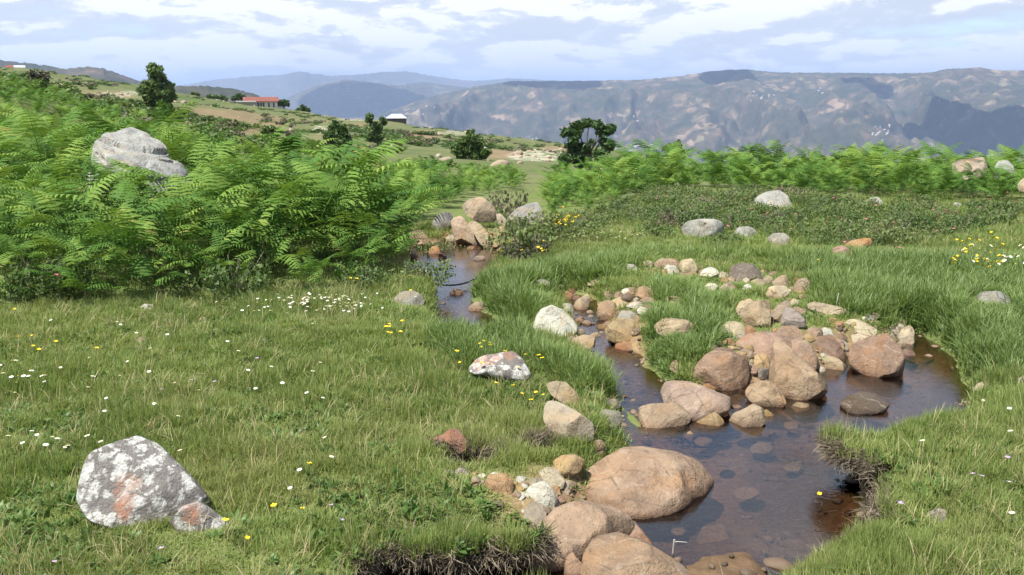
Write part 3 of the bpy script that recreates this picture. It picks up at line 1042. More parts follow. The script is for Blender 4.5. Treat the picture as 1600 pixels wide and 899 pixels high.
rock('round submerged stone in the pool below the largest boulder', [(1083, 850), (1098, 824), (1128, 818), (1146, 835), (1143, 856), (1112, 864)], (0.42, 0.29, 0.19), 1.0, 1.0, z=ZW - 0.10)
# stones heaped against the left bank
rock('yellow brown oval stone with a pale vein by the largest boulder', [(864, 722), (878, 712), (900, 711), (913, 720), (907, 735), (886, 746), (872, 739)], (0.47, 0.32, 0.17), 1.1, 0.5, cuts=3, rough=0.6)
rock('cream chunk just below the yellow brown oval stone', [(841, 738), (855, 730), (870, 733), (881, 750), (879, 763), (862, 762), (850, 753)], CRM, 1.0, 0.5)
rock('whitish ribbed stone in the middle of the bank heap', [(814, 777), (830, 758), (850, 752), (864, 766), (872, 786), (856, 799), (835, 797), (820, 787)], WHT, 1.0, 0.6, rough=1.5)
rock('orange brown block at the left of the bank heap', [(758, 753), (765, 742), (790, 740), (802, 752), (801, 769), (775, 772), (762, 766)], (0.46, 0.29, 0.16), 1.0, 0.5)
rock('grey tan block under the whitish ribbed stone', [(814, 802), (825, 787), (845, 786), (854, 800), (851, 820), (832, 833), (819, 822)], (0.36, 0.29, 0.22), 1.1, 0.6)
rock('thin upright stone leaning on the largest boulder', [(879, 754), (890, 749), (894, 760), (888, 773), (879, 769)], (0.45, 0.34, 0.25), 0.7, 0.3)
rock('pinkish stone below the thin upright stone', [(865, 768), (872, 763), (880, 778), (876, 783), (867, 781)], PINK, 0.8)
rock('small golden stone between orange block and ribbed stone', [(811, 757), (818, 753), (825, 756), (823, 763), (813, 764)], GOLD, 1.0)
rock('tiny golden stone touching the orange block', [(802, 754), (808, 752), (811, 760), (804, 763)], GOLD, 1.0)
rock('grey stone tucked above the ribbed stone', [(823, 752), (833, 747), (846, 748), (850, 753), (835, 760), (824, 759)], (0.36, 0.30, 0.24), 0.9)
rock('small white stone at the left foot of the ribbed stone', [(805, 772), (815, 768), (821, 775), (815, 781), (806, 780)], WHT, 1.0)
rock('cream pebble below the small white stone', [(809, 784), (816, 781), (820, 787), (815, 793), (810, 791)], CRM, 1.0)
rock('tan pebble left of the orange block', [(735, 748), (744, 744), (752, 750), (750, 758), (738, 757)], (0.42, 0.31, 0.23), 1.0)
rock('pale pebble touching the orange block on its left', [(751, 751), (759, 749), (760, 758), (752, 759)], CRM, 1.0)
rock('grey white stone at the mouth of the bank hollow', [(709, 737), (718, 731), (730, 733), (734, 741), (722, 744)], (0.5, 0.45, 0.39), 1.0)
rock('flat grey stone sunk in turf left of the bank hollow', [(692, 738), (702, 733), (711, 737), (712, 745), (697, 746)], (0.40, 0.36, 0.30), 1.0)
rock('reddish brown three cornered stone in the turf above the hollow', [(675, 686), (690, 680), (702, 671), (716, 671), (723, 682), (729, 690), (728, 701), (716, 708), (703, 694), (690, 690)], RED, 0.8, 0.4, cuts=4)
rock('pinkish upright stone in turf above the largest boulder', [(921, 697), (928, 687), (938, 685), (946, 694), (943, 706), (934, 714), (923, 710)], PINK, 1.0, 0.3)
rock('small cream stone beside the pinkish upright stone', [(939, 700), (945, 696), (949, 701), (945, 708), (940, 707)], CRM, 1.0)
rock('low pale stone at the back edge of the largest boulder', [(1000, 688), (1008, 683), (1018, 686), (1016, 693), (1003, 694)], (0.46, 0.33, 0.23), 1.0)
# pale stones of the left turf
rock('tall pale lump at the turf edge left of the pool', [(849, 655), (851, 635), (857, 622), (880, 632), (910, 650), (927, 663), (926, 682), (905, 690), (880, 682), (856, 668)], (0.52, 0.43, 0.32), 1.0, 0.4, B, 'boulder', cuts=14, rough=1.3)
rock('wedge shaped tan stone above the tall pale lump', [(852, 600), (868, 596), (884, 598), (898, 612), (911, 630), (903, 638), (880, 628), (862, 618)], (0.46, 0.36, 0.23), 0.9, 0.5)
rock('white and orange stone among yellow flowers in the turf', [(733, 578), (745, 562), (762, 555), (785, 552), (802, 550), (816, 562), (829, 586), (822, 594), (795, 592), (760, 585), (742, 584)], WHT, 1.0, 0.4, mat=M_LICHEN, cuts=4, orange=[(750, 566, 12, 12), (770, 560, 14, 10), (797, 556, 12, 8)])
rock('dark purplish flat stone at the pool inlet', [(928, 628), (944, 622), (970, 625), (973, 636), (955, 641), (934, 639)], DRK, 0.9, 0.6)
rock('grey green stone under the dark flat stone', [(934, 648), (945, 640), (968, 643), (973, 655), (968, 667), (940, 664)], (0.29, 0.27, 0.20), 1.0, 0.4)
rock('large white boulder in the grass at the middle', [(834, 512), (838, 496), (847, 484), (862, 477), (880, 485), (893, 498), (902, 510), (898, 520), (870, 526), (845, 530)], (0.72, 0.68, 0.56), 1.0, 0.45, B, 'boulder', cuts=4, rough=0.8)
rock('olive white stone behind the large white boulder', [(873, 481), (880, 474), (893, 475), (897, 486), (884, 491)], (0.46, 0.42, 0.30), 1.0)
rock('tan stone with a pale upright edge right of the white boulder', [(894, 480), (900, 470), (911, 463), (919, 458), (922, 474), (916, 488), (900, 487)], (0.46, 0.34, 0.23), 0.9)
rock('orange stone at the head of the rill', [(876, 462), (887, 455), (896, 461), (894, 471), (880, 471)], ORG, 1.0)
rock('small rusty stone behind the orange rill stone', [(889, 453), (896, 449), (903, 454), (900, 461), (891, 460)], RED, 1.0)
rock('brown stone right of the orange rill stone', [(894, 464), (903, 461), (908, 467), (903, 473), (895, 472)], BRN, 1.0)
rock('broken tan block standing in the rill', [(932, 490), (936, 474), (948, 468), (962, 474), (965, 487), (952, 500), (938, 504)], (0.44, 0.285, 0.17), 1.1, 0.3, cuts=17)
rock('pale yellow slab tilted over the broken tan block', [(948, 473), (962, 467), (978, 461), (984, 469), (970, 482), (958, 484)], (0.52, 0.41, 0.25), 0.7, 0.5, cuts=13)
rock('grey splintered stone right of the broken tan block', [(964, 496), (972, 486), (985, 486), (999, 492), (998, 502), (972, 506)], (0.40, 0.35, 0.29), 1.0)
rock('white chip beside the grey splintered stone', [(994, 486), (1001, 479), (1011, 482), (1013, 490), (1002, 494)], WHT, 0.9)
rock('flat whitish flake above the white chip', [(976, 478), (992, 471), (1004, 472), (1010, 478), (992, 482)], (0.55, 0.47, 0.40), 0.7, 0.8)
rock('brown hump in grass above the rill stones', [(992, 460), (998, 449), (1008, 447), (1019, 453), (1023, 465), (1008, 470)], (0.40, 0.26, 0.155), 1.0)
rock('low reddish stone below the brown hump', [(1001, 470), (1010, 464), (1022, 466), (1024, 474), (1010, 476)], (0.40, 0.27, 0.19), 1.0)
rock('big golden tan stone beside the rill', [(944, 516), (956, 504), (972, 498), (988, 499), (1003, 520), (1004, 533), (975, 540), (948, 529)], (0.44, 0.315, 0.17), 1.0, 0.5, B, 'boulder')
rock('rounded tan stone below the white boulder', [(887, 542), (893, 530), (912, 523), (929, 526), (932, 540), (915, 547), (895, 548)], (0.45, 0.33, 0.21), 1.0)
rock('dull tan stone behind the rounded tan stone', [(882, 532), (892, 525), (906, 524), (900, 534), (886, 540)], (0.37, 0.29, 0.19), 1.0)
rock('flat rusty orange stone in the rill outlet', [(957, 546), (962, 537), (980, 534), (997, 539), (1000, 549), (975, 553)], (0.42, 0.215, 0.11), 0.9)
rock('tan stone under the pale slab at the rill', [(939, 508), (948, 502), (960, 501), (958, 509), (944, 514)], TAN, 1.0)
for i, (x, y, s, c, lab) in enumerate([(908, 500, 7, PINK, 'pink pebble nearest the large white boulder in the rill'), (917, 506, 8, TAN, 'tan pebble in the rill right of the white boulder'), (924, 496, 6, CRM, 'cream pebble at the left foot of the broken block'),
                                       (926, 507, 6, PINK, 'pink pebble in the rill below the broken block'), (921, 489, 6, CRM, 'pale pebble in the rill behind the broken block'), (912, 493, 4, ORG, 'tiny orange pebble in the upper rill'),
                                       (939, 514, 4, ORG, 'tiny rusty pebble left of the golden stone'), (948, 519, 5, RED, 'red pebble touching the golden stone'), (936, 527, 5, RED, 'red pebble in the rill outlet'), (941, 533, 4, PINK, 'small pink pebble near the flat rusty stone'),
                                       (899, 492, 5, GRY, 'grey pebble at the rill edge behind the white boulder'), (931, 500, 4, DRK, 'dark pebble under the broken block')]):
    rock(lab, [(x - s, y - s * 0.7), (x + s, y + s * 0.7)], c, 1.1, 0.4, 'pebble', 'pebble', cuts=3)
rock('half hidden pale stone in long grass left of the rill', [(830, 441), (845, 436), (860, 440), (856, 447), (836, 448)], (0.46, 0.42, 0.33), 1.0)
rock('low yellowish stone in grass above the rill', [(914, 441), (930, 437), (946, 440), (940, 446), (918, 446)], (0.46, 0.37, 0.22), 0.8)
# the row of stones across the meadow
rock('lone white stone left end of the stone row', [(973, 417), (980, 412), (992, 414), (998, 423), (985, 426)], WHT, 1.0)
rock('small cream knob at the left of the stone row', [(1004, 411), (1012, 406), (1022, 410), (1017, 419), (1007, 418)], CRM, 1.0)
rock('long brown stone in the stone row', [(1020, 413), (1034, 404), (1054, 405), (1063, 412), (1058, 421), (1030, 420)], (0.40, 0.275, 0.18), 1.0)
rock('white stone in front of the long brown stone', [(1036, 422), (1043, 414), (1056, 415), (1063, 426), (1050, 431)], (0.66, 0.60, 0.49), 1.0)
rock('cream peaked stone in the stone row', [(1060, 414), (1067, 405), (1080, 404), (1087, 411), (1093, 426), (1080, 432), (1065, 424)], (0.54, 0.42, 0.27), 1.0, 0.4)
rock('low tan stone at the foot of the cream peaked stone', [(1058, 428), (1072, 423), (1090, 426), (1088, 433), (1064, 434)], TAN, 0.9)
rock('white knobbly stone right of the cream peaked stone', [(1093, 429), (1100, 420), (1109, 417), (1120, 419), (1125, 429), (1112, 434)], WHT, 1.0, rough=1.6)
rock('cream stone between white knobbly and dark veined stones', [(1122, 430), (1128, 424), (1138, 428), (1139, 436), (1126, 437)], CRM, 1.0)
rock('dark brown stone with pale veins in the stone row', [(1139, 432), (1141, 417), (1160, 411), (1180, 415), (1193, 428), (1194, 439), (1165, 441), (1148, 440)], (0.22, 0.175, 0.145), 1.0, 0.4, B, 'boulder')
rock('small cream stone in front of the dark veined stone', [(1159, 438), (1166, 433), (1173, 438), (1170, 447), (1161, 446)], CRM, 1.0)
rock('broad cream stone below the dark veined stone', [(1171, 440), (1184, 435), (1197, 439), (1195, 448), (1176, 449)], (0.50, 0.39, 0.26), 1.0)
rock('tan stone at the left foot of the dark veined stone', [(1134, 437), (1142, 431), (1150, 437), (1147, 444), (1137, 444)], TAN, 1.0)
rock('whitish stone left of a pair below the stone row', [(1095, 453), (1106, 443), (1116, 442), (1123, 448), (1119, 457), (1102, 458)], (0.60, 0.53, 0.40), 1.0)
rock('tan stone right of a pair below the stone row', [(1123, 451), (1133, 443), (1142, 441), (1149, 450), (1142, 457), (1128, 457)], (0.46, 0.35, 0.23), 1.0)
rock('olive tan stone at the right shoulder of the dark veined stone', [(1192, 436), (1199, 430), (1208, 434), (1209, 447), (1198, 448)], (0.40, 0.31, 0.19), 1.0)
rock('brown double humped stone right of the stone row', [(1205, 440), (1216, 432), (1228, 429), (1233, 437), (1238, 446), (1228, 452), (1211, 449)], (0.40, 0.29, 0.19), 1.0)
rock('tan leaning stone at the right end of the stone row', [(1236, 452), (1243, 441), (1256, 434), (1265, 440), (1264, 457), (1250, 460)], (0.45, 0.33, 0.22), 1.0, 0.4)
rock('pale topped block below the brown double humped stone', [(1196, 460), (1201, 449), (1215, 446), (1229, 445), (1232, 461), (1218, 469), (1202, 466)], (0.56, 0.45, 0.31), 1.0, 0.4)
rock('small flat tan stone right of the pale topped block', [(1244, 464), (1252, 460), (1260, 463), (1256, 469)], TAN, 1.0)
rock('cream lump behind the big tan block', [(1150, 484), (1156, 471), (1172, 467), (1180, 474), (1172, 492), (1158, 498)], (0.52, 0.40, 0.26), 1.0)
rock('big square tan block at the top of the rock pile', [(1158, 488), (1170, 474), (1188, 470), (1201, 470), (1204, 488), (1203, 507), (1180, 512), (1164, 506)], (0.45, 0.33, 0.21), 1.1, 0.35, B, 'boulder', cuts=16)
rock('brown stone right of the square tan block', [(1203, 494), (1212, 479), (1226, 469), (1236, 470), (1238, 486), (1225, 502), (1208, 504)], (0.35, 0.255, 0.18), 1.0, 0.4)
rock('purplish grey stone with the pale stick against it', [(1220, 500), (1226, 483), (1238, 480), (1258, 500), (1259, 511), (1238, 514), (1222, 510)], (0.33, 0.265, 0.24), 1.0, 0.5)
rock('pale rounded stone on top of the brown stone', [(1233, 473), (1240, 466), (1249, 470), (1248, 479), (1237, 481)], (0.50, 0.40, 0.26), 1.0)
rock('ribbed cream stone left of the rock pile', [(1125, 514), (1132, 504), (1146, 502), (1158, 505), (1168, 519), (1152, 527), (1132, 525)], (0.50, 0.41, 0.28), 1.0, rough=1.4)
rock('oblong tan stone in deep grass', [(1018, 508), (1030, 498), (1050, 497), (1075, 501), (1083, 508), (1080, 522), (1052, 528), (1026, 520)], (0.46, 0.34, 0.22), 1.0, 0.5)
rock('yellow tan stone in grass above the oblong stone', [(1036, 468), (1044, 462), (1060, 463), (1066, 470), (1062, 480), (1042, 480)], (0.48, 0.37, 0.21), 1.0)
rock('long thin pale ledge in the grass behind the pile', [(1254, 476), (1262, 470), (1290, 475), (1322, 482), (1327, 489), (1296, 490), (1266, 484)], (0.48, 0.37, 0.25), 0.9, 0.9)
rock('pale slab lying in grass above the brown cube', [(1309, 510), (1320, 500), (1332, 498), (1352, 503), (1372, 516), (1366, 522), (1340, 521), (1318, 521)], (0.56, 0.46, 0.31), 0.9, 0.7)
rock('small grey stone at the grass edge above the pale slab', [(1348, 496), (1356, 490), (1366, 493), (1365, 501), (1352, 501)], GRY, 1.0)
rock('cream knobbly stone at the inlet corner', [(1380, 516), (1390, 507), (1404, 504), (1415, 510), (1412, 524), (1395, 530)], (0.56, 0.47, 0.33), 1.0, rough=1.5)
rock('cream stone standing at the right tip of the pile', [(1402, 526), (1410, 514), (1422, 507), (1429, 515), (1428, 537), (1412, 543), (1403, 540)], (0.58, 0.48, 0.35), 1.0)
rock('grey tan stone behind the inlet corner stones', [(1393, 505), (1404, 499), (1415, 502), (1413, 511), (1398, 512)], (0.42, 0.36, 0.27), 1.0)
rock('small grey tan stone low at the inlet corner', [(1397, 540), (1406, 533), (1415, 538), (1413, 547), (1400, 548)], (0.40, 0.31, 0.22), 1.0)
rock('low pinkish stone in water right of the brown cube', [(1404, 553), (1414, 546), (1426, 547), (1431, 555), (1426, 562), (1410, 562)], PINK, 1.0)
rock('flat stone just breaking the water at the far right', [(1441, 557), (1450, 553), (1458, 556), (1455, 559), (1444, 560)], (0.42, 0.28, 0.2), 0.8, 1.2, z=ZW - 0.01)
rock('big brown cube shaped boulder at the inlet', [(1326, 552), (1333, 537), (1360, 527), (1386, 520), (1398, 535), (1413, 556), (1410, 575), (1403, 588), (1362, 589), (1338, 582), (1329, 566)], (0.335, 0.215, 0.15), 1.1, 0.3, B, 'boulder', cuts=14)
rock('white and orange stone behind the brown cube', [(1318, 540), (1321, 526), (1340, 522), (1362, 526), (1352, 538), (1332, 544)], (0.58, 0.47, 0.33), 0.9)
rock('dark reddish slab leaning left of the brown cube', [(1264, 540), (1280, 525), (1297, 522), (1312, 538), (1327, 560), (1322, 570), (1302, 564), (1276, 552)], (0.275, 0.175, 0.125), 0.9, 0.5, B, 'boulder')
rock('grey white flake between the reddish slab and brown cube', [(1303, 532), (1311, 525), (1322, 534), (1326, 548), (1316, 545)], (0.48, 0.43, 0.36), 0.7)
rock('cream rounded stone at the water left of the brown cube', [(1278, 572), (1286, 560), (1298, 555), (1312, 563), (1325, 574), (1322, 582), (1295, 582)], (0.52, 0.39, 0.25), 1.0, 0.5)
rock('tan stone at the water edge under the cream rounded stone', [(1268, 578), (1278, 570), (1292, 574), (1290, 584), (1274, 585)], TAN, 1.0)
rock('brown stone at the back of the rock pile', [(1254, 522), (1266, 512), (1282, 513), (1288, 522), (1274, 533), (1260, 531)], (0.32, 0.225, 0.16), 1.0)
rock('cracked tan stone above the great slanted boulder', [(1208, 524), (1222, 510), (1244, 509), (1258, 522), (1254, 534), (1228, 536)], (0.42, 0.29, 0.20), 1.0)
rock('broad pinkish boulder at the back of the pile', [(1147, 550), (1152, 534), (1168, 522), (1195, 518), (1228, 521), (1246, 534), (1230, 552), (1205, 564), (1172, 562)], (0.40, 0.255, 0.185), 1.1, 0.6, B, 'boulder', cuts=13)
rock('pinkish slab behind the great slanted boulder', [(1226, 540), (1246, 529), (1262, 535), (1276, 556), (1281, 572), (1264, 578), (1240, 565)], (0.44, 0.30, 0.215), 0.9, 0.5, B, 'boulder', cuts=4)
rock('great slanted tan boulder in the middle of the rock pile', [(1202, 552), (1210, 534), (1222, 531), (1238, 548), (1262, 570), (1285, 590), (1295, 602), (1286, 614), (1262, 624), (1238, 628), (1215, 618), (1203, 594)], (0.42, 0.29, 0.19), 1.0, 0.4, B, 'boulder', cuts=15)
rock('large brown boulder with a pale yellow vein', [(1082, 594), (1090, 570), (1102, 555), (1118, 548), (1150, 553), (1172, 563), (1178, 585), (1168, 604), (1142, 611), (1108, 611), (1090, 606)], (0.36, 0.23, 0.155), 1.05, 0.35, B, 'boulder', cuts=13)
rock('orange tan block between the veined boulder and the slanted one', [(1173, 566), (1180, 555), (1192, 551), (1202, 554), (1204, 573), (1192, 582), (1177, 577)], (0.48, 0.32, 0.17), 1.0, 0.4, cuts=16)
rock('grey block under the orange tan block', [(1176, 581), (1188, 574), (1201, 577), (1201, 592), (1182, 594)], (0.28, 0.235, 0.20), 1.0, 0.3)
rock('small rubble stone under the veined boulder', [(1164, 600), (1170, 593), (1177, 595), (1177, 603), (1168, 605)], TAN, 1.0)
rock('round tan boulder at the front of the pile', [(1164, 614), (1170, 601), (1186, 595), (1203, 597), (1218, 606), (1228, 628), (1216, 642), (1188, 638), (1168, 628)], (0.45, 0.315, 0.20), 1.1, 0.4, B, 'boulder', cuts=14)
rock('knobbly tan stone below the round tan boulder', [(1137, 657), (1146, 646), (1160, 641), (1176, 631), (1192, 639), (1196, 660), (1172, 674), (1148, 668)], (0.46, 0.335, 0.22), 1.0, 0.6, cuts=13, rough=1.4)
rock('yellow wet stone beside the knobbly tan stone', [(1188, 645), (1198, 640), (1209, 648), (1207, 657), (1194, 658)], (0.47, 0.32, 0.13), 1.0)
rock('broad flat pale pink boulder left of the pile', [(1034, 612), (1040, 598), (1058, 595), (1078, 597), (1104, 608), (1140, 621), (1138, 640), (1108, 654), (1080, 657), (1058, 648), (1040, 630)], (0.46, 0.325, 0.25), 1.0, 0.8, B, 'boulder', cuts=3, rough=0.6)
rock('tan topped grey boulder in front of the flat pink one', [(999, 648), (1002, 636), (1020, 632), (1060, 630), (1076, 642), (1078, 660), (1052, 675), (1018, 675), (1002, 664)], (0.45, 0.325, 0.22), 1.0, 0.5, B, 'boulder', cuts=15)
rock('yellowish wedge right of the tan topped grey boulder', [(1078, 664), (1096, 655), (1116, 644), (1132, 656), (1128, 667), (1090, 671)], (0.48, 0.34, 0.18), 0.8, 0.7, cuts=13)
rock('small round brown stone in the inlet by the grass', [(1046, 574), (1053, 562), (1065, 563), (1070, 575), (1060, 584), (1050, 582)], (0.38, 0.26, 0.17), 1.0)
rock('submerged tan stone below the great slanted boulder', [(1234, 636), (1246, 628), (1266, 632), (1268, 640), (1245, 643)], (0.36, 0.25, 0.15), 1.0, 1.0, z=ZW - 0.015)
rock('submerged pale stone below the yellowish wedge', [(1066, 682), (1078, 673), (1086, 680), (1080, 688)], (0.36, 0.26, 0.15), 1.0, 1.0, z=ZW - 0.02)
for x, y, s, c, lab in [(1100, 690, 16, (.46, .34, .2), 'sunken brown stone in the middle pool below the wedge'), (1190, 700, 20, (.46, .36, .22), 'sunken tan stone in the centre of the pool'), (1130, 722, 14, (.38, .28, .18), 'sunken dark stone right of the largest boulder'),
                        (1240, 730, 17, (.42, .32, .2), 'sunken stone in the pool near the cut bank'), (1170, 770, 22, (.44, .32, .2), 'sunken flat stone in the lower pool'), (1060, 830, 13, (.38, .28, .18), 'sunken stone below the pinkish slab'), (1235, 665, 13, (.48, .36, .2), 'sunken stone in front of the round tan boulder')]:
    rock(lab, [(x - s, y - s * 0.5), (x + s, y + s * 0.5)], c, 1.3, 1.2, 'stone', 'sunken_stone', cuts=2, z=ZW - 0.09)
# upstream group
rock('split pinkish slab at the upstream pool', [(706, 346), (711, 340), (719, 336), (731, 349), (745, 366), (755, 382), (735, 383), (716, 379), (708, 362)], (0.50, 0.37, 0.265), 0.9, 0.6, B, 'boulder', cuts=13)
rock('tan slab leaning right of the split pinkish slab', [(731, 352), (737, 343), (752, 352), (762, 364), (771, 378), (780, 390), (768, 389), (752, 381), (742, 366)], (0.48, 0.36, 0.235), 0.8, 0.6, B, 'boulder', cuts=13)
rock('grey upright stone left of the split pinkish slab', [(673, 352), (682, 338), (694, 332), (707, 331), (709, 350), (702, 362), (686, 362)], (0.36, 0.335, 0.305), 1.0, 0.4, B, 'boulder')
rock('tan domed boulder above the upstream pool', [(721, 322), (734, 311), (752, 308), (766, 317), (776, 332), (772, 345), (748, 344), (730, 336)], (0.47, 0.36, 0.25), 1.0, 0.5, B, 'boulder', at_d=10.9)
rock('pale ridge of stone right of the tan dome', [(774, 334), (782, 333), (793, 346), (792, 356), (780, 352)], (0.45, 0.36, 0.26), 0.8, 0.4, at_d=10.5)
rock('large grey boulder at the right of the upstream pool', [(791, 350), (796, 338), (808, 326), (826, 319), (841, 314), (847, 330), (845, 352), (822, 362), (800, 362)], (0.39, 0.36, 0.33), 1.0, 0.5, B, 'boulder')
rock('orange tan pillar stone beside the pool outfall', [(767, 376), (772, 356), (780, 352), (788, 354), (789, 374), (782, 388), (770, 384)], (0.48, 0.33, 0.18), 0.9, 0.3)
rock('orange tan dome left of the upstream pool', [(628, 376), (638, 364), (654, 360), (667, 368), (674, 384), (655, 389), (634, 384)], (0.47, 0.32, 0.19), 1.0, 0.5, B, 'boulder')
rock('small pale stone at the upstream pool edge', [(696, 374), (703, 366), (712, 371), (713, 379), (700, 380)], CRM, 1.0)
rock('orange brown stone on the left pool margin', [(669, 394), (675, 385), (684, 385), (689, 393), (684, 399), (673, 400)], ORG, 1.0)
rock('dark red stone in the upstream water', [(684, 402), (688, 394), (695, 393), (699, 405), (690, 408)], (0.20, 0.09, 0.06), 1.0)
rock('little pale stone below the dark red one', [(688, 410), (694, 405), (701, 409), (698, 414), (690, 414)], (0.45, 0.35, 0.28), 1.0)
rock('wet stone in the middle of the upstream pool', [(735, 407), (744, 400), (756, 400), (760, 407), (750, 410)], (0.38, 0.28, 0.22), 1.0)
rock('cream stone half in turf left of the upstream pool', [(639, 396), (644, 387), (650, 390), (652, 402), (644, 407)], (0.50, 0.40, 0.27), 1.0)
rock('white stone in weeds below the left pool margin', [(661, 428), (664, 420), (670, 420), (674, 430), (668, 434)], WHT, 1.0)
rock('flat grey rock beside the daisy patch', [(616, 466), (628, 456), (645, 454), (660, 462), (664, 474), (640, 479), (620, 477)], (0.34, 0.32, 0.27), 1.0, 0.8)
rock('brown stone in the narrows of the stream', [(730, 483), (740, 472), (755, 472), (764, 482), (752, 489), (736, 489)], (0.36, 0.27, 0.20), 1.0)
rock('brown stone under the thin dark pipe', [(701, 459), (710, 451), (722, 453), (727, 462), (712, 465)], (0.30, 0.19, 0.12), 1.0)
# left hillside
def hull_rock(label, pts, d, col, seed, rough=1.0, name='boulder'):
    """an angular rock from corner points (x, y as seen, metres farther than d)"""
    import bmesh
    P3 = []
    for x, y, off in pts:
        q = ray(x, y); P3.append(CAM + q * ((d + off) / math.hypot(q[0], q[1])))
    P3 = np.array(P3); C = P3.mean(0); C[2] = P3[:, 2].min() + 0.1
    bm = bmesh.new()
    for p in P3:
        bm.verts.new(tuple(p - C))
    bmesh.ops.convex_hull(bm, input=bm.verts)
    for v in [v for v in bm.verts if not v.link_faces]:
        bm.verts.remove(v)
    bmesh.ops.triangulate(bm, faces=bm.faces)
    for _ in range(4):
        bmesh.ops.subdivide_edges(bm, edges=bm.edges, cuts=1, use_grid_fill=True)
        bmesh.ops.smooth_vert(bm, verts=bm.verts, factor=0.12, use_axis_x=True, use_axis_y=True, use_axis_z=True)
    bmesh.ops.triangulate(bm, faces=bm.faces)
    bm.verts.ensure_lookup_table()
    w = np.array([v.co[:] for v in bm.verts]); f_ = np.array([[v.index for v in p.verts] for p in bm.faces])
    nv = np.array([v.normal[:] for v in bm.verts])
    bm.free()
    rng = np.random.default_rng(seed)
    # shallow ledges: the weathered layers of the rock
    lay = np.abs(((w[:, 2] * 5.5 + w[:, 0] * 1.2 + wobble(w, rng, 4.0) * 0.35) % 1.0) - 0.5)
    w = w + nv * ((wobble(w, rng, 9.0)[:, None] * 0.03 + wobble(w, rng, 28.0, 18)[:, None] * 0.018) * rough - (sstep(0.10, 0.02, lay) * 0.05 * rough)[:, None])
    me = mesh_of(name, w, f_, M_ROCK, True)
    me.set_sharp_from_angle(angle=rad(28))
    fattr(me, 'inwater', np.zeros(len(w))); fattr(me, 'orange', np.zeros(len(w)))
    o = obj(name, me, None, C); o.color = (*col, 1)
    tag(o, label, 'boulder')
    ROCKS.append((C, np.ptp(w[:, 0]) / 2, 0.5))
    return o


hull_rock('great grey weathered boulder rising from the left bracken', [(146, 218, 0.1), (154, 211, 0.2), (182, 203, 0.3), (206, 197, 0.4), (233, 205, 0.3), (253, 222, 0.1), (263, 240, -0.1), (268, 262, -0.1),
          (165, 246, -0.4), (205, 262, -0.55), (235, 280, -0.5), (138, 300, -0.1), (180, 335, -0.4), (262, 335, -0.3), (200, 212, 1.2), (255, 245, 1.1), (150, 240, 1.0), (270, 330, 1.0), (145, 330, 1.0)], 11.6, (0.47, 0.455, 0.43), 5, 1.2)
hull_rock('grey rock shelf at the right foot of the great boulder', [(226, 262, -0.3), (240, 246, 0.0), (262, 242, 0.15), (284, 253, 0.1), (293, 266, 0.05), (301, 281, 0.0), (240, 300, -0.45), (275, 300, -0.4), (305, 335, -0.1), (228, 335, -0.3), (285, 262, 0.8), (240, 262, 0.8), (300, 335, 0.7), (232, 335, 0.7)], 11.1, (0.47, 0.46, 0.44), 9, 1.0)
# right field
rock('light grey rounded rock in heath below the right bracken', [(1177, 318), (1184, 307), (1198, 300), (1218, 298), (1230, 306), (1238, 322), (1226, 328), (1195, 327)], LGR, 1.0, 0.5, B, 'boulder', cuts=4)
rock('pale grey small dome at the edge of the right bracken', [(1350, 318), (1360, 309), (1372, 308), (1384, 319), (1375, 323), (1356, 323)], LGR, 1.0)
rock('tiny pale rock at the foot of the right bracken', [(1485, 321), (1493, 316), (1502, 319), (1500, 325), (1488, 325)], LGR, 1.0)
rock('overhanging grey rock at the left of the heath', [(1066, 356), (1074, 347), (1092, 343), (1115, 343), (1130, 349), (1131, 363), (1118, 370), (1090, 371), (1070, 369)], (0.44, 0.415, 0.37), 1.1, 0.2, B, 'boulder', cuts=4)
rock('low grey rock right of the overhanging rock', [(1146, 364), (1154, 355), (1170, 354), (1184, 360), (1184, 369), (1160, 371)], (0.40, 0.38, 0.34), 1.0)
rock('pale rock sunk in heath beside the low grey rock', [(1198, 374), (1208, 365), (1226, 364), (1236, 374), (1230, 384), (1206, 384)], (0.42, 0.39, 0.33), 1.0)
rock('pinkish dome of stone in front of the heath', [(1296, 395), (1301, 386), (1316, 384), (1329, 390), (1328, 399), (1308, 401)], PINK, 1.0)
rock('long orange stone behind the pinkish dome', [(1318, 384), (1328, 377), (1348, 373), (1360, 372), (1363, 380), (1346, 389), (1326, 391)], (0.46, 0.28, 0.14), 0.9, 0.4)
rock('orange and grey slab among the far right bracken', [(1486, 257), (1500, 250), (1520, 248), (1536, 246), (1542, 256), (1545, 276), (1490, 278)], (0.46, 0.36, 0.28), 1.2, 0.8, B, 'boulder', at_d=17.4)
rock('grey block among the far right bracken', [(1555, 262), (1560, 252), (1576, 251), (1583, 260), (1586, 278), (1553, 279)], (0.42, 0.41, 0.38), 1.0, 0.5, B, 'boulder', at_d=17.2)
rock('pale orange rock at the right edge of the bracken', [(1590, 288), (1598, 279), (1618, 277), (1624, 298), (1590, 298)], (0.48, 0.37, 0.25), 1.0, 0.5, at_d=15.6)
rock('flat grey rock hidden in grass by the white flowers', [(1516, 466), (1530, 457), (1556, 455), (1580, 462), (1584, 474), (1550, 480), (1522, 477)], (0.33, 0.32, 0.29), 1.0, 0.9)
rock('pale tan stone on the right bank above the water', [(1518, 609), (1530, 598), (1546, 594), (1556, 598), (1550, 610), (1530, 616)], (0.50, 0.41, 0.29), 1.0)
rock('pale stone at the right frame edge', [(1588, 596), (1596, 588), (1612, 588), (1612, 604), (1592, 604)], (0.50, 0.43, 0.33), 1.0)
rock('flat grey pink stone in the right foreground turf', [(1442, 816), (1448, 802), (1466, 793), (1480, 799), (1482, 815), (1464, 822)], (0.42, 0.36, 0.31), 1.0, 0.8)
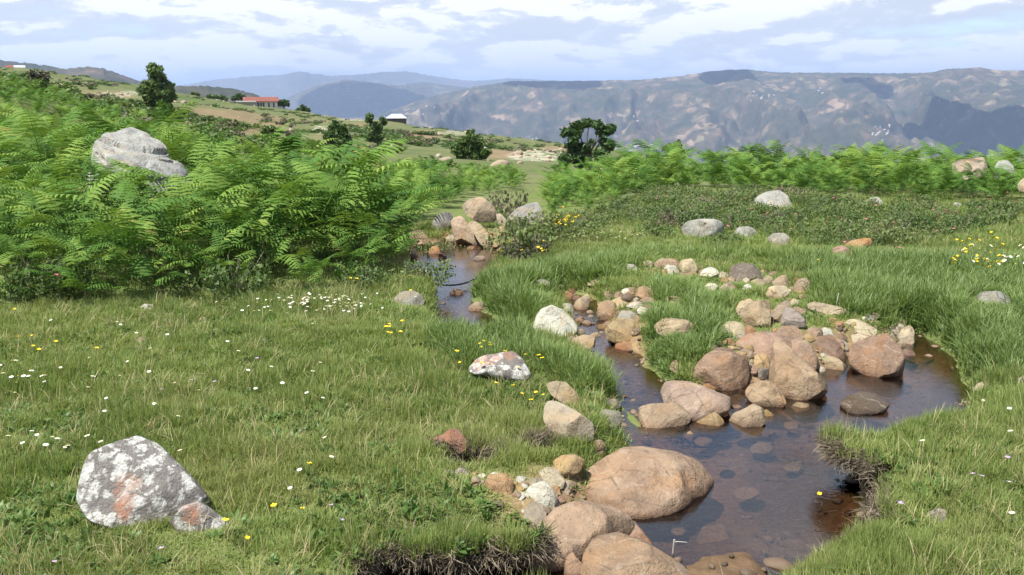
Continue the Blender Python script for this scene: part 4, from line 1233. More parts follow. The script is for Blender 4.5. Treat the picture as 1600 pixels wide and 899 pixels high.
rock('small brown stone in the middle of the left meadow', [(211, 531), (220, 526), (233, 528), (232, 536), (216, 537)], (0.36, 0.29, 0.20), 1.0)
rock('small pale stone near the fern edge of the meadow', [(308, 500), (317, 495), (326, 498), (324, 504), (311, 504)], (0.44, 0.38, 0.26), 1.0)
rock('white stone at the foot of the left bracken', [(216, 480), (226, 475), (240, 476), (242, 483), (222, 485)], (0.6, 0.58, 0.52), 1.0)

# cobbles packed between the boulders
cr = np.random.default_rng(2024)
for lab, grp, P, n_, lo, hi in [
    ('small cobble packed among the boulders of the rock pile', 'cobbles of the rock pile', [(1150, 515), (1260, 515), (1420, 540), (1400, 560), (1300, 580), (1200, 620), (1150, 640), (1080, 670), (1060, 600), (1100, 600)], 95, 5, 15),
    ('small cobble beside the rill above the pool', 'cobbles of the rill', [(880, 455), (1000, 450), (1020, 480), (1010, 530), (960, 550), (905, 545), (900, 500)], 34, 4, 10),
    ('small cobble in the stone row across the meadow', 'cobbles of the stone row', [(1005, 408), (1200, 425), (1270, 440), (1262, 475), (1180, 462), (1100, 440), (1010, 424)], 26, 4, 9),
    ('small cobble in the heap against the left bank', 'cobbles of the bank heap', [(700, 735), (800, 745), (870, 740), (895, 755), (860, 815), (815, 810), (780, 775)], 34, 4, 10),
    ('small cobble at the grassy edge behind the rock pile', 'cobbles behind the rock pile', [(1200, 460), (1330, 480), (1430, 510), (1400, 530), (1280, 510), (1190, 500)], 22, 4, 11),
    ('small cobble at the margin of the upstream pool', 'cobbles of the upstream pool', [(630, 385), (700, 362), (790, 380), (780, 400), (700, 385), (650, 410)], 16, 3, 7)]:
    P = np.array(P, float); k = 0
    while k < n_:
        x, y = cr.uniform(P[:, 0].min(), P[:, 0].max()), cr.uniform(P[:, 1].min(), P[:, 1].max())
        if not in_poly(np.array([x]), np.array([y]), P)[0]:
            continue
        s_ = cr.uniform(lo, hi)
        rock(lab, [(x - s_, y - s_ * 0.65), (x + s_, y + s_ * 0.65)], [TAN, CRM, PINK, BRN, ORG, WHT, GOLD][cr.integers(0, 7)], 1.1, 0.5, 'stone', 'cobble', cuts=15, group=grp)
        k += 1
# ------------------------------------------------------------------ scattering of what nobody could count
def scatter(name, label, pts, rot, scl, idx, tint, protos, kind='stuff'):
    me = bpy.data.meshes.new(name)
    me.vertices.add(len(pts))
    me.vertices.foreach_set('co', np.asarray(pts, np.float32).ravel())
    for nm, tp, va in (('rot', 'FLOAT_VECTOR', rot), ('scl', 'FLOAT_VECTOR', scl)):
        a = me.attributes.new(nm, tp, 'POINT'); a.data.foreach_set('vector', np.asarray(va, np.float32).ravel())
    a = me.attributes.new('idx', 'INT', 'POINT'); a.data.foreach_set('value', np.asarray(idx, np.int32))
    fattr(me, 'tint', tint)
    o = obj(name, me)
    pc = bpy.data.collections.new(name + '_source')
    for k, pm in enumerate(protos):
        po = bpy.data.objects.new('%s_source_%02d' % (name, k), pm)
        pc.objects.link(po)
    g = bpy.data.node_groups.new(name + '_nodes', 'GeometryNodeTree')
    g.interface.new_socket('Geometry', in_out='INPUT', socket_type='NodeSocketGeometry')
    g.interface.new_socket('Geometry', in_out='OUTPUT', socket_type='NodeSocketGeometry')
    gi = g.nodes.new('NodeGroupInput'); go = g.nodes.new('NodeGroupOutput')
    ci = g.nodes.new('GeometryNodeCollectionInfo')
    ci.inputs['Collection'].default_value = pc
    ci.inputs['Separate Children'].default_value = True
    ci.inputs['Reset Children'].default_value = True
    ip = g.nodes.new('GeometryNodeInstanceOnPoints')
    ip.inputs['Pick Instance'].default_value = True
    L = g.links.new
    L(gi.outputs[0], ip.inputs['Points']); L(ci.outputs[0], ip.inputs['Instance'])
    for nm, tp, sock in (('rot', 'FLOAT_VECTOR', 'Rotation'), ('scl', 'FLOAT_VECTOR', 'Scale'), ('idx', 'INT', 'Instance Index')):
        na = g.nodes.new('GeometryNodeInputNamedAttribute'); na.data_type = tp
        na.inputs['Name'].default_value = nm
        L(na.outputs['Attribute'], ip.inputs[sock])
    L(ip.outputs[0], go.inputs[0])
    md = o.modifiers.new('scatter', 'NODES'); md.node_group = g
    return tag(o, label, None, None, kind)


def pick_ground(n, d0, d1, power, a=34.5, seed=0):
    """random ground points; density falls as distance ** -power"""
    r = np.random.default_rng(seed)
    e = 2 - power
    u = r.random(n)
    d = (d0 ** e + u * (d1 ** e - d0 ** e)) ** (1 / e)
    az = np.radians(r.uniform(-a, a, n))
    return d * np.sin(az), d * np.cos(az), d


# regions of plant cover, drawn where they meet the ground
FERN_L = [(-400, 480), (0, 480), (60, 470), (150, 478), (240, 466), (330, 460), (420, 458), (520, 450), (590, 436), (622, 410), (622, 370), (650, 350), (675, 330), (712, 312), (760, 303), (812, 298),
          (822, 284), (800, 272), (700, 266), (600, 261), (400, 246), (200, 196), (60, 150), (0, 140), (-400, 100)]
FERN_R = [(862, 345), (852, 318), (862, 300), (866, 282), (900, 272), (1100, 266), (1900, 264), (1900, 320), (1610, 320), (1560, 320), (1500, 320), (1350, 311), (1240, 306), (1100, 292), (1020, 302), (960, 322), (905, 342)]
HEATH = [(880, 352), (960, 330), (1020, 308), (1100, 298), (1240, 312), (1350, 318), (1500, 322), (1585, 330), (1590, 352), (1480, 368), (1400, 392), (1330, 396), (1250, 392), (1180, 388), (1120, 384), (1060, 378), (1010, 374), (1030, 352), (960, 350), (900, 372)]
RUSH = [[(700, 520), (728, 470), (760, 436), (850, 412), (1000, 398), (1240, 398), (1440, 404), (1700, 410), (1700, 600), (1520, 586), (1442, 520), (1330, 500), (1290, 486), (1255, 470), (1266, 440), (1190, 412), (1010, 402), (990, 430), (870, 452), (842, 480), (832, 540), (1010, 610), (950, 632), (850, 592), (800, 570), (760, 540)],
        [(1000, 500), (1030, 440), (1190, 452), (1150, 470), (1130, 500), (1160, 520), (1130, 560), (1080, 566), (1040, 600), (1005, 560)],
        [(640, 500), (690, 500), (740, 530), (800, 570), (850, 600), (780, 600), (700, 560)]]


def rush_amount(px, py):
    r = np.zeros(np.shape(px))
    for P in RUSH:
        r = np.maximum(r, sstep(12, -18, sdist(px, py, P)))
    return r


def shield(X, Y):
    """true where a rock stands on the ground"""
    m = np.zeros(X.shape, bool)
    for C, rx, rs in ROCKS:
        if C[1] < 9:
            m |= ((X - C[0]) / (rx * 0.8)) ** 2 + ((Y - C[1]) / (rx * 0.6 + 0.01)) ** 2 < 1
    return m


# grass tufts -------------------------------------------------------
def tuft_mesh(name, seed, nb, rad_, h, lean, width, mat, segs=2):
    r = np.random.default_rng(seed)
    V = []; F = []; tip = []; lv = []
    for _ in range(nb):
        a = r.uniform(0, 6.283); q = rad_ * math.sqrt(r.random())
        bx, by = q * math.cos(a), q * math.sin(a)
        ln = h * r.uniform(0.55, 1.15)
        dr = a + r.normal() * 1.1; le = abs(r.normal()) * lean + 0.08
        ux, uy = math.cos(dr), math.sin(dr)
        sx, sy = -uy, ux
        tw = r.uniform(-0.6, 0.6)
        sx, sy = sx * math.cos(tw) + ux * math.sin(tw), sy * math.cos(tw) + uy * math.sin(tw)
        w = width * r.uniform(0.7, 1.3); v = r.random()
        s0 = len(V); x, y, z = bx, by, -0.01
        for k in range(segs):
            t = k / segs
            ww = w * (1 - 0.45 * t)
            V += [(x - sx * ww, y - sy * ww, z), (x + sx * ww, y + sy * ww, z)]
            tip += [t, t]; lv += [v, v]
            an = min(1.5, le * (0.4 + 1.5 * t))
            st = ln / segs
            x += ux * st * math.sin(an); y += uy * st * math.sin(an); z += st * math.cos(an)
        V.append((x, y, z)); tip.append(1.0); lv.append(v)
        for k in range(segs - 1):
            b = s0 + 2 * k
            F += [(b, b + 1, b + 3), (b, b + 3, b + 2)]
        b = s0 + 2 * (segs - 1)
        F.append((b, b + 1, b + 2))
    me = mesh_of(name, V, np.array(F), mat, True)
    fattr(me, 'tip', tip); fattr(me, 'lv', lv)
    return me


M_TURF = leafmat('turf_blades', [(0.0, (0.105, 0.185, 0.036)), (0.35, (0.195, 0.280, 0.064)), (0.65, (0.275, 0.325, 0.098)), (0.85, (0.34, 0.345, 0.135)), (1.0, (0.44, 0.38, 0.20))], 0.42, 0.5, 'tint', (0.27, 0.31, 0.12))
M_RUSH = leafmat('rush_blades', [(0.0, (0.080, 0.155, 0.036)), (0.4, (0.130, 0.230, 0.052)), (0.75, (0.195, 0.290, 0.078)), (1.0, (0.31, 0.32, 0.14))], 0.42, 0.42, 'tint', (0.24, 0.29, 0.12))
M_DRY = leafmat('dry_roots', [(0.0, (0.06, 0.048, 0.035)), (0.5, (0.16, 0.13, 0.095)), (1.0, (0.30, 0.26, 0.19))], 0.1, 0.8, 'tint', (0.2, 0.16, 0.11))
turf_protos = [tuft_mesh('turf_tuft', 100 + k, 26, 0.042, 0.062, 0.55, 0.0017, M_TURF) for k in range(7)]
turf_protos += [tuft_mesh('turf_tuft', 140 + k, 20, 0.05, 0.035, 0.95, 0.0026, M_TURF) for k in range(3)]
rush_protos = [tuft_mesh('rush_tuft', 200 + k, 22, 0.05, 0.20, 0.34, 0.0030, M_RUSH, 3) for k in range(6)]
root_protos = [tuft_mesh('root_tuft', 300 + k, 22, 0.035, 0.07, 0.9, 0.0016, M_DRY, 3) for k in range(5)]

X, Y, D = pick_ground(205000, 2.2, 32, 1.25, 34.5, 7)
Z = TER.at(X, Y)
px, py = proj(X, Y, Z)
sd = stream_sd(X, Y)
r = np.random.default_rng(70)
infern = in_poly(px, py, FERN_L) | in_poly(px, py, FERN_R)
heath = in_poly(px, py, HEATH)
rush = rush_amount(px, py)
jit = r.normal(size=X.shape) * 0.02
ii = np.clip(np.interp(np.log(D), np.log(dg), np.arange(len(dg))).astype(int), 0, len(dg) - 1)
jj = np.clip(np.interp(np.arctan2(X, Y), azg, np.arange(len(azg))).astype(int), 0, len(azg) - 1)
stn = stony[ii, jj]; slp = slope[ii, jj]
ok = (sd > 0.02 + jit) & ~(infern & (r.random(X.shape) > 0.12)) & ~(heath & (r.random(X.shape) > 0.35)) & (Z > ZW + 0.03)
patchy = fbm(X * 2.2, Y * 2.2, 12, 4)
lipz = np.full(X.shape, np.nan)
for poly, E_, dn_, zp_ in LIPS:
    q = in_poly(X, Y, poly)
    if q.any():
        fl = zp_.reshape(-1, 3)
        dd_ = (X[q][:, None] - fl[None, :, 0]) ** 2 + (Y[q][:, None] - fl[None, :, 1]) ** 2
        lipz[q] = fl[dd_.argmin(1), 2]
onlip = ~np.isnan(lipz)
ok |= onlip
Z = np.where(onlip, np.maximum(lipz, Z), Z)
sd = np.where(onlip, 0.2, sd)
slp = np.where(onlip, 0, slp); stn = np.where(onlip, 0, stn)
ok &= (stn < 0.5 + 0.9 * (patchy - 0.2)) | (r.random(X.shape) < 0.15)
ok &= (slp < np.where(cutz[ii, jj] > 0.3, 1.2, 3.0)) & ~shield(X, Y)
bare = fbm(X * 1.1 + 5, Y * 1.1, 90, 4)
ok &= ~((bare > 0.66) & (r.random(X.shape) < 0.35))
X, Y, Z, D, px, py, sd, rush, patchy = [a[ok] for a in (X, Y, Z, D, px, py, sd, rush, patchy)]
n = len(X)
is_rush = (r.random(n) < rush * 0.75 * sstep(0.25, 0.5, fbm(X * 1.6, Y * 1.6, 22, 3) + 0.12))
big_ = fbm(X * 0.55, Y * 0.55, 15, 4); mid_ = fbm(X * 3, Y * 3, 19, 3)
yellow = 0.30 + 0.9 * (big_ - 0.5) + 0.7 * (mid_ - 0.5) + r.normal(size=n) * 0.10
yellow += 0.16 * sstep(9, 14, D) + 0.10 * ((px > 1150) & (py > 620))
yellow = np.clip(yellow, 0, 1)
foot = (np.maximum(D, 3) / 3.2) ** 0.55
hs = (0.45 + 1.1 * patchy) * (0.45 + 1.15 * fbm(X * 5, Y * 5, 18, 2)) * r.uniform(0.75, 1.25, n)
hs *= 1 + 0.2 * ((px > 1150) & (py > 600)) + 0.5 * rush + 0.25 * sstep(0.35, 0.05, sd)
hs *= 1 - 0.25 * sstep(600, 850, py) * (px < 700)


def tuft_arrays(sel, hscale, seed, nproto):
    rr = np.random.default_rng(seed)
    m = sel.sum()
    pts = np.stack([X[sel], Y[sel], Z[sel]], 1)
    rot = np.stack([rr.normal(size=m) * 0.12, rr.normal(size=m) * 0.12, rr.uniform(0, 6.28, m)], 1)
    f = foot[sel]
    scl = np.stack([f, f, hscale], 1)
    return pts, rot, scl, rr.integers(0, nproto, m), yellow[sel]


s = ~is_rush
for C, rx, rs in ROCKS:
    if C[1] < 9.6 and rs < 0.14:
        L_ = math.hypot(C[0], C[1]); ux_, uy_ = C[0] / L_, C[1] / L_
        al = L_ - (X * ux_ + Y * uy_); la = np.abs(X * uy_ - Y * ux_)
        hs = np.where((al > 0) & (al < 0.3) & (la < rx + 0.03), hs * 0.7, hs)
a = tuft_arrays(s, hs[s] * foot[s] ** 0.25, 1, 10)
grass = scatter('grass', 'short green and straw coloured meadow grass', *a, turf_protos)
s = is_rush
fs = np.ones(n)
for C, rx, rs in ROCKS:                      # stems stay short where they would hide a stone
    if C[1] < 9.6:
        L_ = math.hypot(C[0], C[1]); ux_, uy_ = C[0] / L_, C[1] / L_
        al = L_ - (X * ux_ + Y * uy_); la = np.abs(X * uy_ - Y * ux_)
        fs = np.where((al > 0) & (al < 0.55) & (la < rx + 0.05), np.minimum(fs, 0.38), fs)
hr = 0.70 * fs[s] * r.uniform(0.5, 1.15, s.sum()) * (0.55 + 0.55 * rush[s]) * (0.8 + 0.5 * fbm(X[s] * 1.2, Y[s] * 1.2, 55, 2))
a = tuft_arrays(s, hr, 2, 6)
a[2][:, :2] *= 0.8
scatter('rush_grass', 'tall dark green rushes and sedge beside the stream', *a, rush_protos)

# straw stalks and broad leaved herbs mixed into the turf
M_STRAW = leafmat('straw_stalks', [(0.0, (0.22, 0.20, 0.09)), (0.5, (0.36, 0.31, 0.16)), (1.0, (0.50, 0.43, 0.25))], 0.3, 0.6, 'tint')
M_HERB = leafmat('herb_leaves', [(0.0, (0.055, 0.115, 0.030)), (0.5, (0.10, 0.18, 0.045)), (1.0, (0.16, 0.23, 0.07))], 0.35, 0.45, 'tint')
straw_protos = [tuft_mesh('straw_tuft', 340 + k, 6, 0.05, 0.13, 0.5, 0.0011, M_STRAW, 3) for k in range(4)]
herb_protos = [tuft_mesh('herb_rosette', 360 + k, 12, 0.012, 0.045, 1.5, 0.0075, M_HERB, 3) for k in range(4)]
rs_ = np.random.default_rng(15)
q = (rs_.random(n) < 0.05 + 0.08 * (fbm(X * 0.9, Y * 0.9, 66, 3) > 0.52)) & (D < 13) & (rush < 0.6)
m = q.sum()
scatter('straw_stalks', 'thin straw coloured stalks standing in the turf', np.stack([X[q], Y[q], Z[q]], 1), np.stack([rs_.normal(size=m) * 0.2, rs_.normal(size=m) * 0.2, rs_.uniform(0, 6.28, m)], 1),
        np.stack([foot[q] ** 0.7, foot[q] ** 0.7, rs_.uniform(0.5, 1.3, m)], 1), rs_.integers(0, 4, m), rs_.random(m), straw_protos)
q = (rs_.random(n) < 0.04 + 0.20 * (fbm(X * 1.7, Y * 1.7, 67, 3) > 0.56)) & (D < 10)
m = q.sum(); u_ = rs_.uniform(0.6, 1.4, m)
scatter('herb_leaves', 'small broad leaved herbs low in the turf', np.stack([X[q], Y[q], Z[q] + 0.012], 1), np.stack([rs_.normal(size=m) * 0.2, rs_.normal(size=m) * 0.2, rs_.uniform(0, 6.28, m)], 1),
        np.stack([u_, u_, u_], 1), rs_.integers(0, 4, m), rs_.random(m), herb_protos)

# roots and dead grass hanging from the cut banks
rr = np.random.default_rng(33)
Xb, Yb, Db = pick_ground(60000, 2.4, 11, 1.3, 34, 77)
sb_ = stream_sd(Xb, Yb)
i2 = np.clip(np.interp(np.log(Db), np.log(dg), np.arange(len(dg))).astype(int), 0, len(dg) - 1)
j2 = np.clip(np.interp(np.arctan2(Xb, Yb), azg, np.arange(len(azg))).astype(int), 0, len(azg) - 1)
okb = (slope[i2, j2] > 0.75) & (cutz[i2, j2] > 0.3) & (rr.random(len(Xb)) < 0.5) & (sb_ > -0.02) & (TER.at(Xb, Yb) > ZW + 0.01)
Xb, Yb = Xb[okb], Yb[okb]
ex = []
for hx, hy, rx, ry, m in [(735, 724, 0.17, 0.12, 160), (838, 708, 0.11, 0.07, 90), (1352, 628, 0.13, 0.10, 150)]:
    c = on_plane(np.array(hx), np.array(hy), -0.08)
    q = rr.normal(size=(m, 2)) * 0.5
    ex.append(np.stack([c[0] + q[:, 0] * rx, c[1] + q[:, 1] * ry], 1))
ex = np.concatenate(ex)
Xb = np.concatenate([Xb, ex[:, 0]]); Yb = np.concatenate([Yb, ex[:, 1]])
m = len(Xb)
zb_all = TER.at(Xb, Yb); rotb = np.stack([rr.normal(size=m) * 0.8, rr.normal(size=m) * 0.8, rr.uniform(0, 6.28, m)], 1)
hang = []
for poly, E_, dn_, zp_ in LIPS:               # strands hanging from the ledges' rims
    for i in range(60):
        for _ in range(2):
            off = rr.uniform(-0.035, 0.008)
            a_ = math.atan2(dn_[i][1], dn_[i][0]) + rr.normal() * 0.5
            hang.append((E_[i][0] + dn_[i][0] * off, E_[i][1] + dn_[i][1] * off, zp_[i, 0, 2] - rr.uniform(0.0, 0.05), a_, rr.uniform(1.2, 2.3)))
hang = np.array(hang)
Xb = np.concatenate([Xb, hang[:, 0]]); Yb = np.concatenate([Yb, hang[:, 1]]); zb_all = np.concatenate([zb_all, hang[:, 2]])
rotb = np.concatenate([rotb, np.stack([0 * hang[:, 3], hang[:, 4], hang[:, 3]], 1)]); m = len(Xb)
scatter('bank_roots', 'dark tangled roots and dead grass on the cut banks', np.stack([Xb, Yb, zb_all], 1), rotb,
        np.repeat(rr.uniform(0.6, 1.3, (m, 1)), 3, 1), rr.integers(0, 5, m), np.clip(rr.normal(size=m) * 0.25 + 0.4, 0, 1), root_protos)

# gravel in the bed and on the stony shores
def pebble_mesh(k):
    r_ = np.random.default_rng(400 + k)
    v, f_ = ico(2)
    w = v * np.array([1.0, r_.uniform(0.6, 0.9), r_.uniform(0.45, 0.7)])
    for _ in range(4):
        nn = r_.normal(size=3); nn /= np.linalg.norm(nn)
        h = w @ nn; w = w - (np.clip(h - h.max() * 0.72, 0, None) * 0.9)[:, None] * nn
    me = mesh_of('gravel_pebble', w * 0.022, f_, M_PEB, True)
    fattr(me, 'lv', r_.random(len(w)) * 0 + r_.random())
    return me


M = Mat('gravel_pebbles')
c = M.ramp(M.attr('tint', 'INSTANCER'), [(0.0, (0.07, 0.05, 0.035)), (0.4, (0.15, 0.105, 0.07)), (0.7, (0.25, 0.18, 0.12)), (1.0, (0.40, 0.34, 0.26))])
c = M.mix(M.math('MULTIPLY', M.noise(60, 4, 0.6, 0, M.coord()), 0.7), c, M.mix(1.0, c, (0.5, 0.45, 0.42), 'MULTIPLY'))
M_PEB = M.finish(M.principled(c, 0.7, None, 0.3).outputs[0])
Xp, Yp, Dp = pick_ground(42000, 2.4, 11, 1.1, 34, 99)
i2 = np.clip(np.interp(np.log(Dp), np.log(dg), np.arange(len(dg))).astype(int), 0, len(dg) - 1)
j2 = np.clip(np.interp(np.arctan2(Xp, Yp), azg, np.arange(len(azg))).astype(int), 0, len(azg) - 1)
sp = stream_sd(Xp, Yp)
clump = fbm(Xp * 2.5, Yp * 2.5, 61, 3)
okp = ((sp < 0.02) & (clump > 0.50)) | ((sp >= 0) & (stony[i2, j2] > 0.45) & (clump > 0.47))
okp &= rr.random(len(Xp)) < np.where(sp < 0, 0.14, 0.5)
Xp, Yp = Xp[okp], Yp[okp]; m = len(Xp)
sz = np.exp(rr.normal(size=m) * 0.5 - 0.3)
scatter('gravel', 'brown pebbles and gravel in the stream bed and on its stony shore', np.stack([Xp, Yp, TER.at(Xp, Yp) + 0.004], 1),
        np.stack([rr.normal(size=m) * 0.3, rr.normal(size=m) * 0.3, rr.uniform(0, 6.28, m)], 1), np.stack([sz, sz, sz], 1), rr.integers(0, 5, m),
        np.clip(rr.normal(size=m) * 0.22 + 0.45 - 0.12 * (sp[okp] < 0), 0, 1), [pebble_mesh(k) for k in range(5)])

# ------------------------------------------------------------------ bracken
M_FERN = leafmat('bracken_leaf', [(0.0, (0.042, 0.098, 0.020)), (0.35, (0.082, 0.168, 0.032)), (0.7, (0.138, 0.232, 0.044)), (0.93, (0.20, 0.285, 0.06)), (0.97, (0.26, 0.27, 0.07)), (1.0, (0.24, 0.16, 0.06))], 0.28, 0.62, 'random', None, 0.08)


def frond_mesh(seed, npair=12):
    r_ = np.random.default_rng(seed)
    Ls = r_.uniform(0.22, 0.36); Lb = r_.uniform(0.50, 0.68); L = Ls + Lb
    a0 = rad(r_.uniform(6, 16)); a1 = rad(r_.uniform(60, 105))
    N = 40
    s = np.linspace(0, L, N)
    ang = a0 + (a1 - a0) * (s / L) ** 1.35
    x = np.concatenate([[0], np.cumsum(np.sin(ang[:-1]) * np.diff(s))]); z = np.concatenate([[0], np.cumsum(np.cos(ang[:-1]) * np.diff(s))])
    side = np.cumsum(r_.normal(size=N)) * 0.0025
    V = []; F = []; lv = []

    def at(q):
        return np.array([np.interp(q, s, x), np.interp(q, s, side), np.interp(q, s, z)])
    # stalk
    ks = np.linspace(0, L, 9)
    for i, q in enumerate(ks):
        p = at(q); w = 0.006 * (1 - 0.85 * q / L)
        V += [tuple(p + (0, -w, 0)), tuple(p + (0, w, 0)), tuple(p + (w, 0, w))]; lv += [0.3] * 3
        if i:
            b = len(V) - 6
            for j in range(3):
                F.append((b + j, b + (j + 1) % 3, b + 3 + (j + 1) % 3)); F.append((b + j, b + 3 + (j + 1) % 3, b + 3 + j))
    for i in range(npair):
        t = 1 - (1 - (i + 0.3) / npair) ** 1.25
        q = Ls + Lb * t
        p = at(q); tg = at(min(L, q + 0.02)) - at(max(0, q - 0.02)); tg /= np.linalg.norm(tg)
        for sg in (-1, 1):
            pl = 0.27 * (1 - t) ** 0.85 * min(1, 0.7 + 2.2 * t) * r_.uniform(0.85, 1.12) + 0.02
            yv = np.array([0, sg, 0.0])
            nrm = np.cross(tg, yv) * sg
            di = yv * 0.86 + tg * 0.42 - nrm * 0 + np.array([0, 0, r_.uniform(-0.22, 0.06)])
            di /= np.linalg.norm(di)
            pd = np.cross(di, np.cross(tg, di)); pd /= np.linalg.norm(pd)      # towards the tip, in the blade's plane
            m_ = 5
            sag = np.array([0, 0, -1.0])
            v_ = r_.random(); b0_ = len(V); wmax = 0.0235 * (pl / 0.27) ** 0.45 * r_.uniform(0.85, 1.15)
            for k in range(m_ + 1):                       # one toothed, tapering leaflet
                u = k / m_
                c0 = p + di * pl * u + sag * pl * 0.34 * u * u
                hw = wmax * (1 - u) ** 0.6 * (0.55 if k == 0 else 1.0) * (1.0 if k % 2 else 0.72) + 0.001
                V += [tuple(c0 - pd * hw + sag * hw * 0.25), tuple(c0 + pd * hw + di * hw * 0.5 + sag * hw * 0.25)]; lv += [v_, v_]
                if k:
                    q0 = b0_ + 2 * (k - 1)
                    F += [(q0, q0 + 2, q0 + 3), (q0, q0 + 3, q0 + 1)] if sg > 0 else [(q0, q0 + 3, q0 + 2), (q0, q0 + 1, q0 + 3)]
    me = mesh_of('frond', V, np.array(F), M_FERN, False)
    fattr(me, 'lv', lv)
    return me


FRONDS = [frond_mesh(500 + k) for k in range(7)]


def clump_mesh(seed, nf):
    """several fronds of one plant in one mesh, for plants too far off to show them singly"""
    r_ = np.random.default_rng(seed)
    VV = []; FF = []; LV = []; off = 0
    for k in range(nf):
        me = FRONDS[r_.integers(0, 7)]
        v = np.zeros(len(me.vertices) * 3, np.float32); me.vertices.foreach_get('co', v); v = v.reshape(-1, 3)
        f_ = np.zeros(len(me.polygons) * 3, np.int32); me.loops.foreach_get('vertex_index', f_); f_ = f_.reshape(-1, 3)
        l_ = np.zeros(len(v), np.float32); me.attributes['lv'].data.foreach_get('value', l_)
        a = 2.4 * k + r_.uniform(-0.4, 0.4); sc = r_.uniform(0.48, 0.74); ti = r_.uniform(-0.1, 0.5)
        v = v * sc
        x_ = v[:, 0] * math.cos(ti) + v[:, 2] * math.sin(ti); z_ = -v[:, 0] * math.sin(ti) + v[:, 2] * math.cos(ti)
        VV.append(np.stack([x_ * math.cos(a) - v[:, 1] * math.sin(a), x_ * math.sin(a) + v[:, 1] * math.cos(a), z_ + r_.uniform(0.0, 0.52)], 1))
        FF.append(f_ + off); off += len(v); LV.append(np.clip(l_ * 0.6 + r_.uniform(0, 0.4), 0, 1))
    me = mesh_of('bracken_clump', np.concatenate(VV), np.concatenate(FF), M_FERN, False)
    fattr(me, 'lv', np.concatenate(LV))
    return me


CLUMPS = [clump_mesh(600 + k, 14) for k in range(6)]


def fern_points(P, n, d0, d1, seed, power):
    x_, y_, d_ = pick_ground(n, d0, d1, power, 36, seed)
    z_ = TER.at(x_, y_)
    a, b = proj(x_, y_, z_)
    k = in_poly(a, b, P)
    x_, y_, z_, d_, a, b = [q[k] for q in (x_, y_, z_, d_, a, b)]
    # keep plants from standing in each other
    order = np.argsort(d_); keepi = []
    cells = {}
    for i in order:
        g = 0.20 + 0.011 * d_[i]
        key = (int(x_[i] / 0.8), int(y_[i] / 0.8)); good = True
        for ux in (-1, 0, 1):
            for uy in (-1, 0, 1):
                for j in cells.get((key[0] + ux, key[1] + uy), ()):
                    if (x_[i] - x_[j]) ** 2 + (y_[i] - y_[j]) ** 2 < g * g:
                        good = False; break
                if not good: break
            if not good: break
        if good:
            cells.setdefault(key, []).append(i); keepi.append(i)
    keepi = np.array(keepi)
    return x_[keepi], y_[keepi], z_[keepi], d_[keepi], a[keepi], b[keepi]


def fern_height(x_, y_, d_, a, rng_):
    h = rng_.uniform(0.80, 1.15, len(x_)) * (0.42 + 1.2 * fbm(x_ * 1.0, y_ * 1.0, 130, 2))
    # low in front of the great grey boulder
    yb_ = np.interp(a, [128, 150, 200, 235, 300, 312], [214, 229, 249, 267, 285, 292])
    lim = (CAMZ + d_ * tan_elev(a, yb_) - TER.at(x_, y_)) * rng_.uniform(0.85, 1.02, len(x_))
    mask = (a > 128) & (a < 312) & (d_ < 11.6)
    return np.where(mask, np.clip(lim * 1.06, 0.3, 1.1), h)


rf = np.random.default_rng(909)
fx, fy, fz, fd, fa, fb = fern_points(FERN_L, 17000, 6.0, 52, 41, 1.2)
keepf = ~((np.abs(fa - 215) < 85) & (np.abs(fd - 12.4) < 1.1)) & ((fbm(fx * 1.1, fy * 1.1, 131, 2) > 0.33) | (fd > 16))
fx, fy, fz, fd, fa, fb = [q[keepf] for q in (fx, fy, fz, fd, fa, fb)]
fh = fern_height(fx, fy, fd, fa, rf)
front = sstep(0, 22, np.abs(sdist(fa, fb, FERN_L))) 
fh *= 0.62 + 0.38 * np.maximum(front, fd > 12)
fh *= 1 - 0.42 * sstep(13, 26, fd)
fh *= 1 - 0.14 * sstep(310, 380, fa)
inview = (fa > -60)
near_ids = np.argsort(np.where(inview, fd, 99))[:220]
left_front = set(near_ids.tolist())
def fern_words(x, deep):
    where = ('at the far left frame edge', 'below the left side of the great grey boulder', 'below the right side of the great grey boulder', 'between the great boulder and the daisy drift',
             'above the daisy drift', 'beside the upstream pool')[int(np.searchsorted([60, 190, 310, 420, 560], x))]
    row = 'in the back rows' if deep == 2 else 'in the middle rows' if deep == 1 else 'in the front row'
    return 'bracken fern %s, %s' % (where, row), 'left bracken %s, %s' % (row, where)


for i in near_ids:
    o = bpy.data.objects.new('bracken_fern', None); COL.objects.link(o)
    o.location = (fx[i], fy[i], fz[i] - 0.02); o.rotation_euler = (0, 0, rf.uniform(0, 6.28))
    s_ = fh[i] / 0.92 * rf.uniform(0.85, 1.1)
    o.scale = (s_, s_, s_)
    o.empty_display_size = 0.1
    la, gr = fern_words(fa[i], 0 if fb[i] > 425 else 1 if fb[i] > 385 else 2)
    tag(o, la, 'fern', gr)
    nf = 13 if fd[i] < 9.5 else 10
    for q in range(nf):
        c = bpy.data.objects.new('frond', FRONDS[rf.integers(0, 7)]); COL.objects.link(c)
        c.parent = o
        c.rotation_euler = (rf.normal() * 0.12, rf.uniform(-0.12, 0.55), 2.4 * q + rf.uniform(-0.4, 0.4))
        c.location = (rf.normal() * 0.08, rf.normal() * 0.08, 0.58 * rf.random() ** 1.25)
        sc = rf.uniform(0.5, 0.78); c.scale = (sc, sc, sc)
rest = np.array([i for i in range(len(fx)) if i not in left_front])
rx_, ry_, rz_, rd_, ra_, rb_ = fern_points(FERN_R, 9000, 8.5, 26, 43, 1.1)
rh = rf.uniform(0.68, 0.96, len(rx_)) * (0.8 + 0.4 * fbm(rx_ * 0.7, ry_ * 0.7, 133, 3))
rh = np.where(ra_ < 960, rh * 0.8, rh)
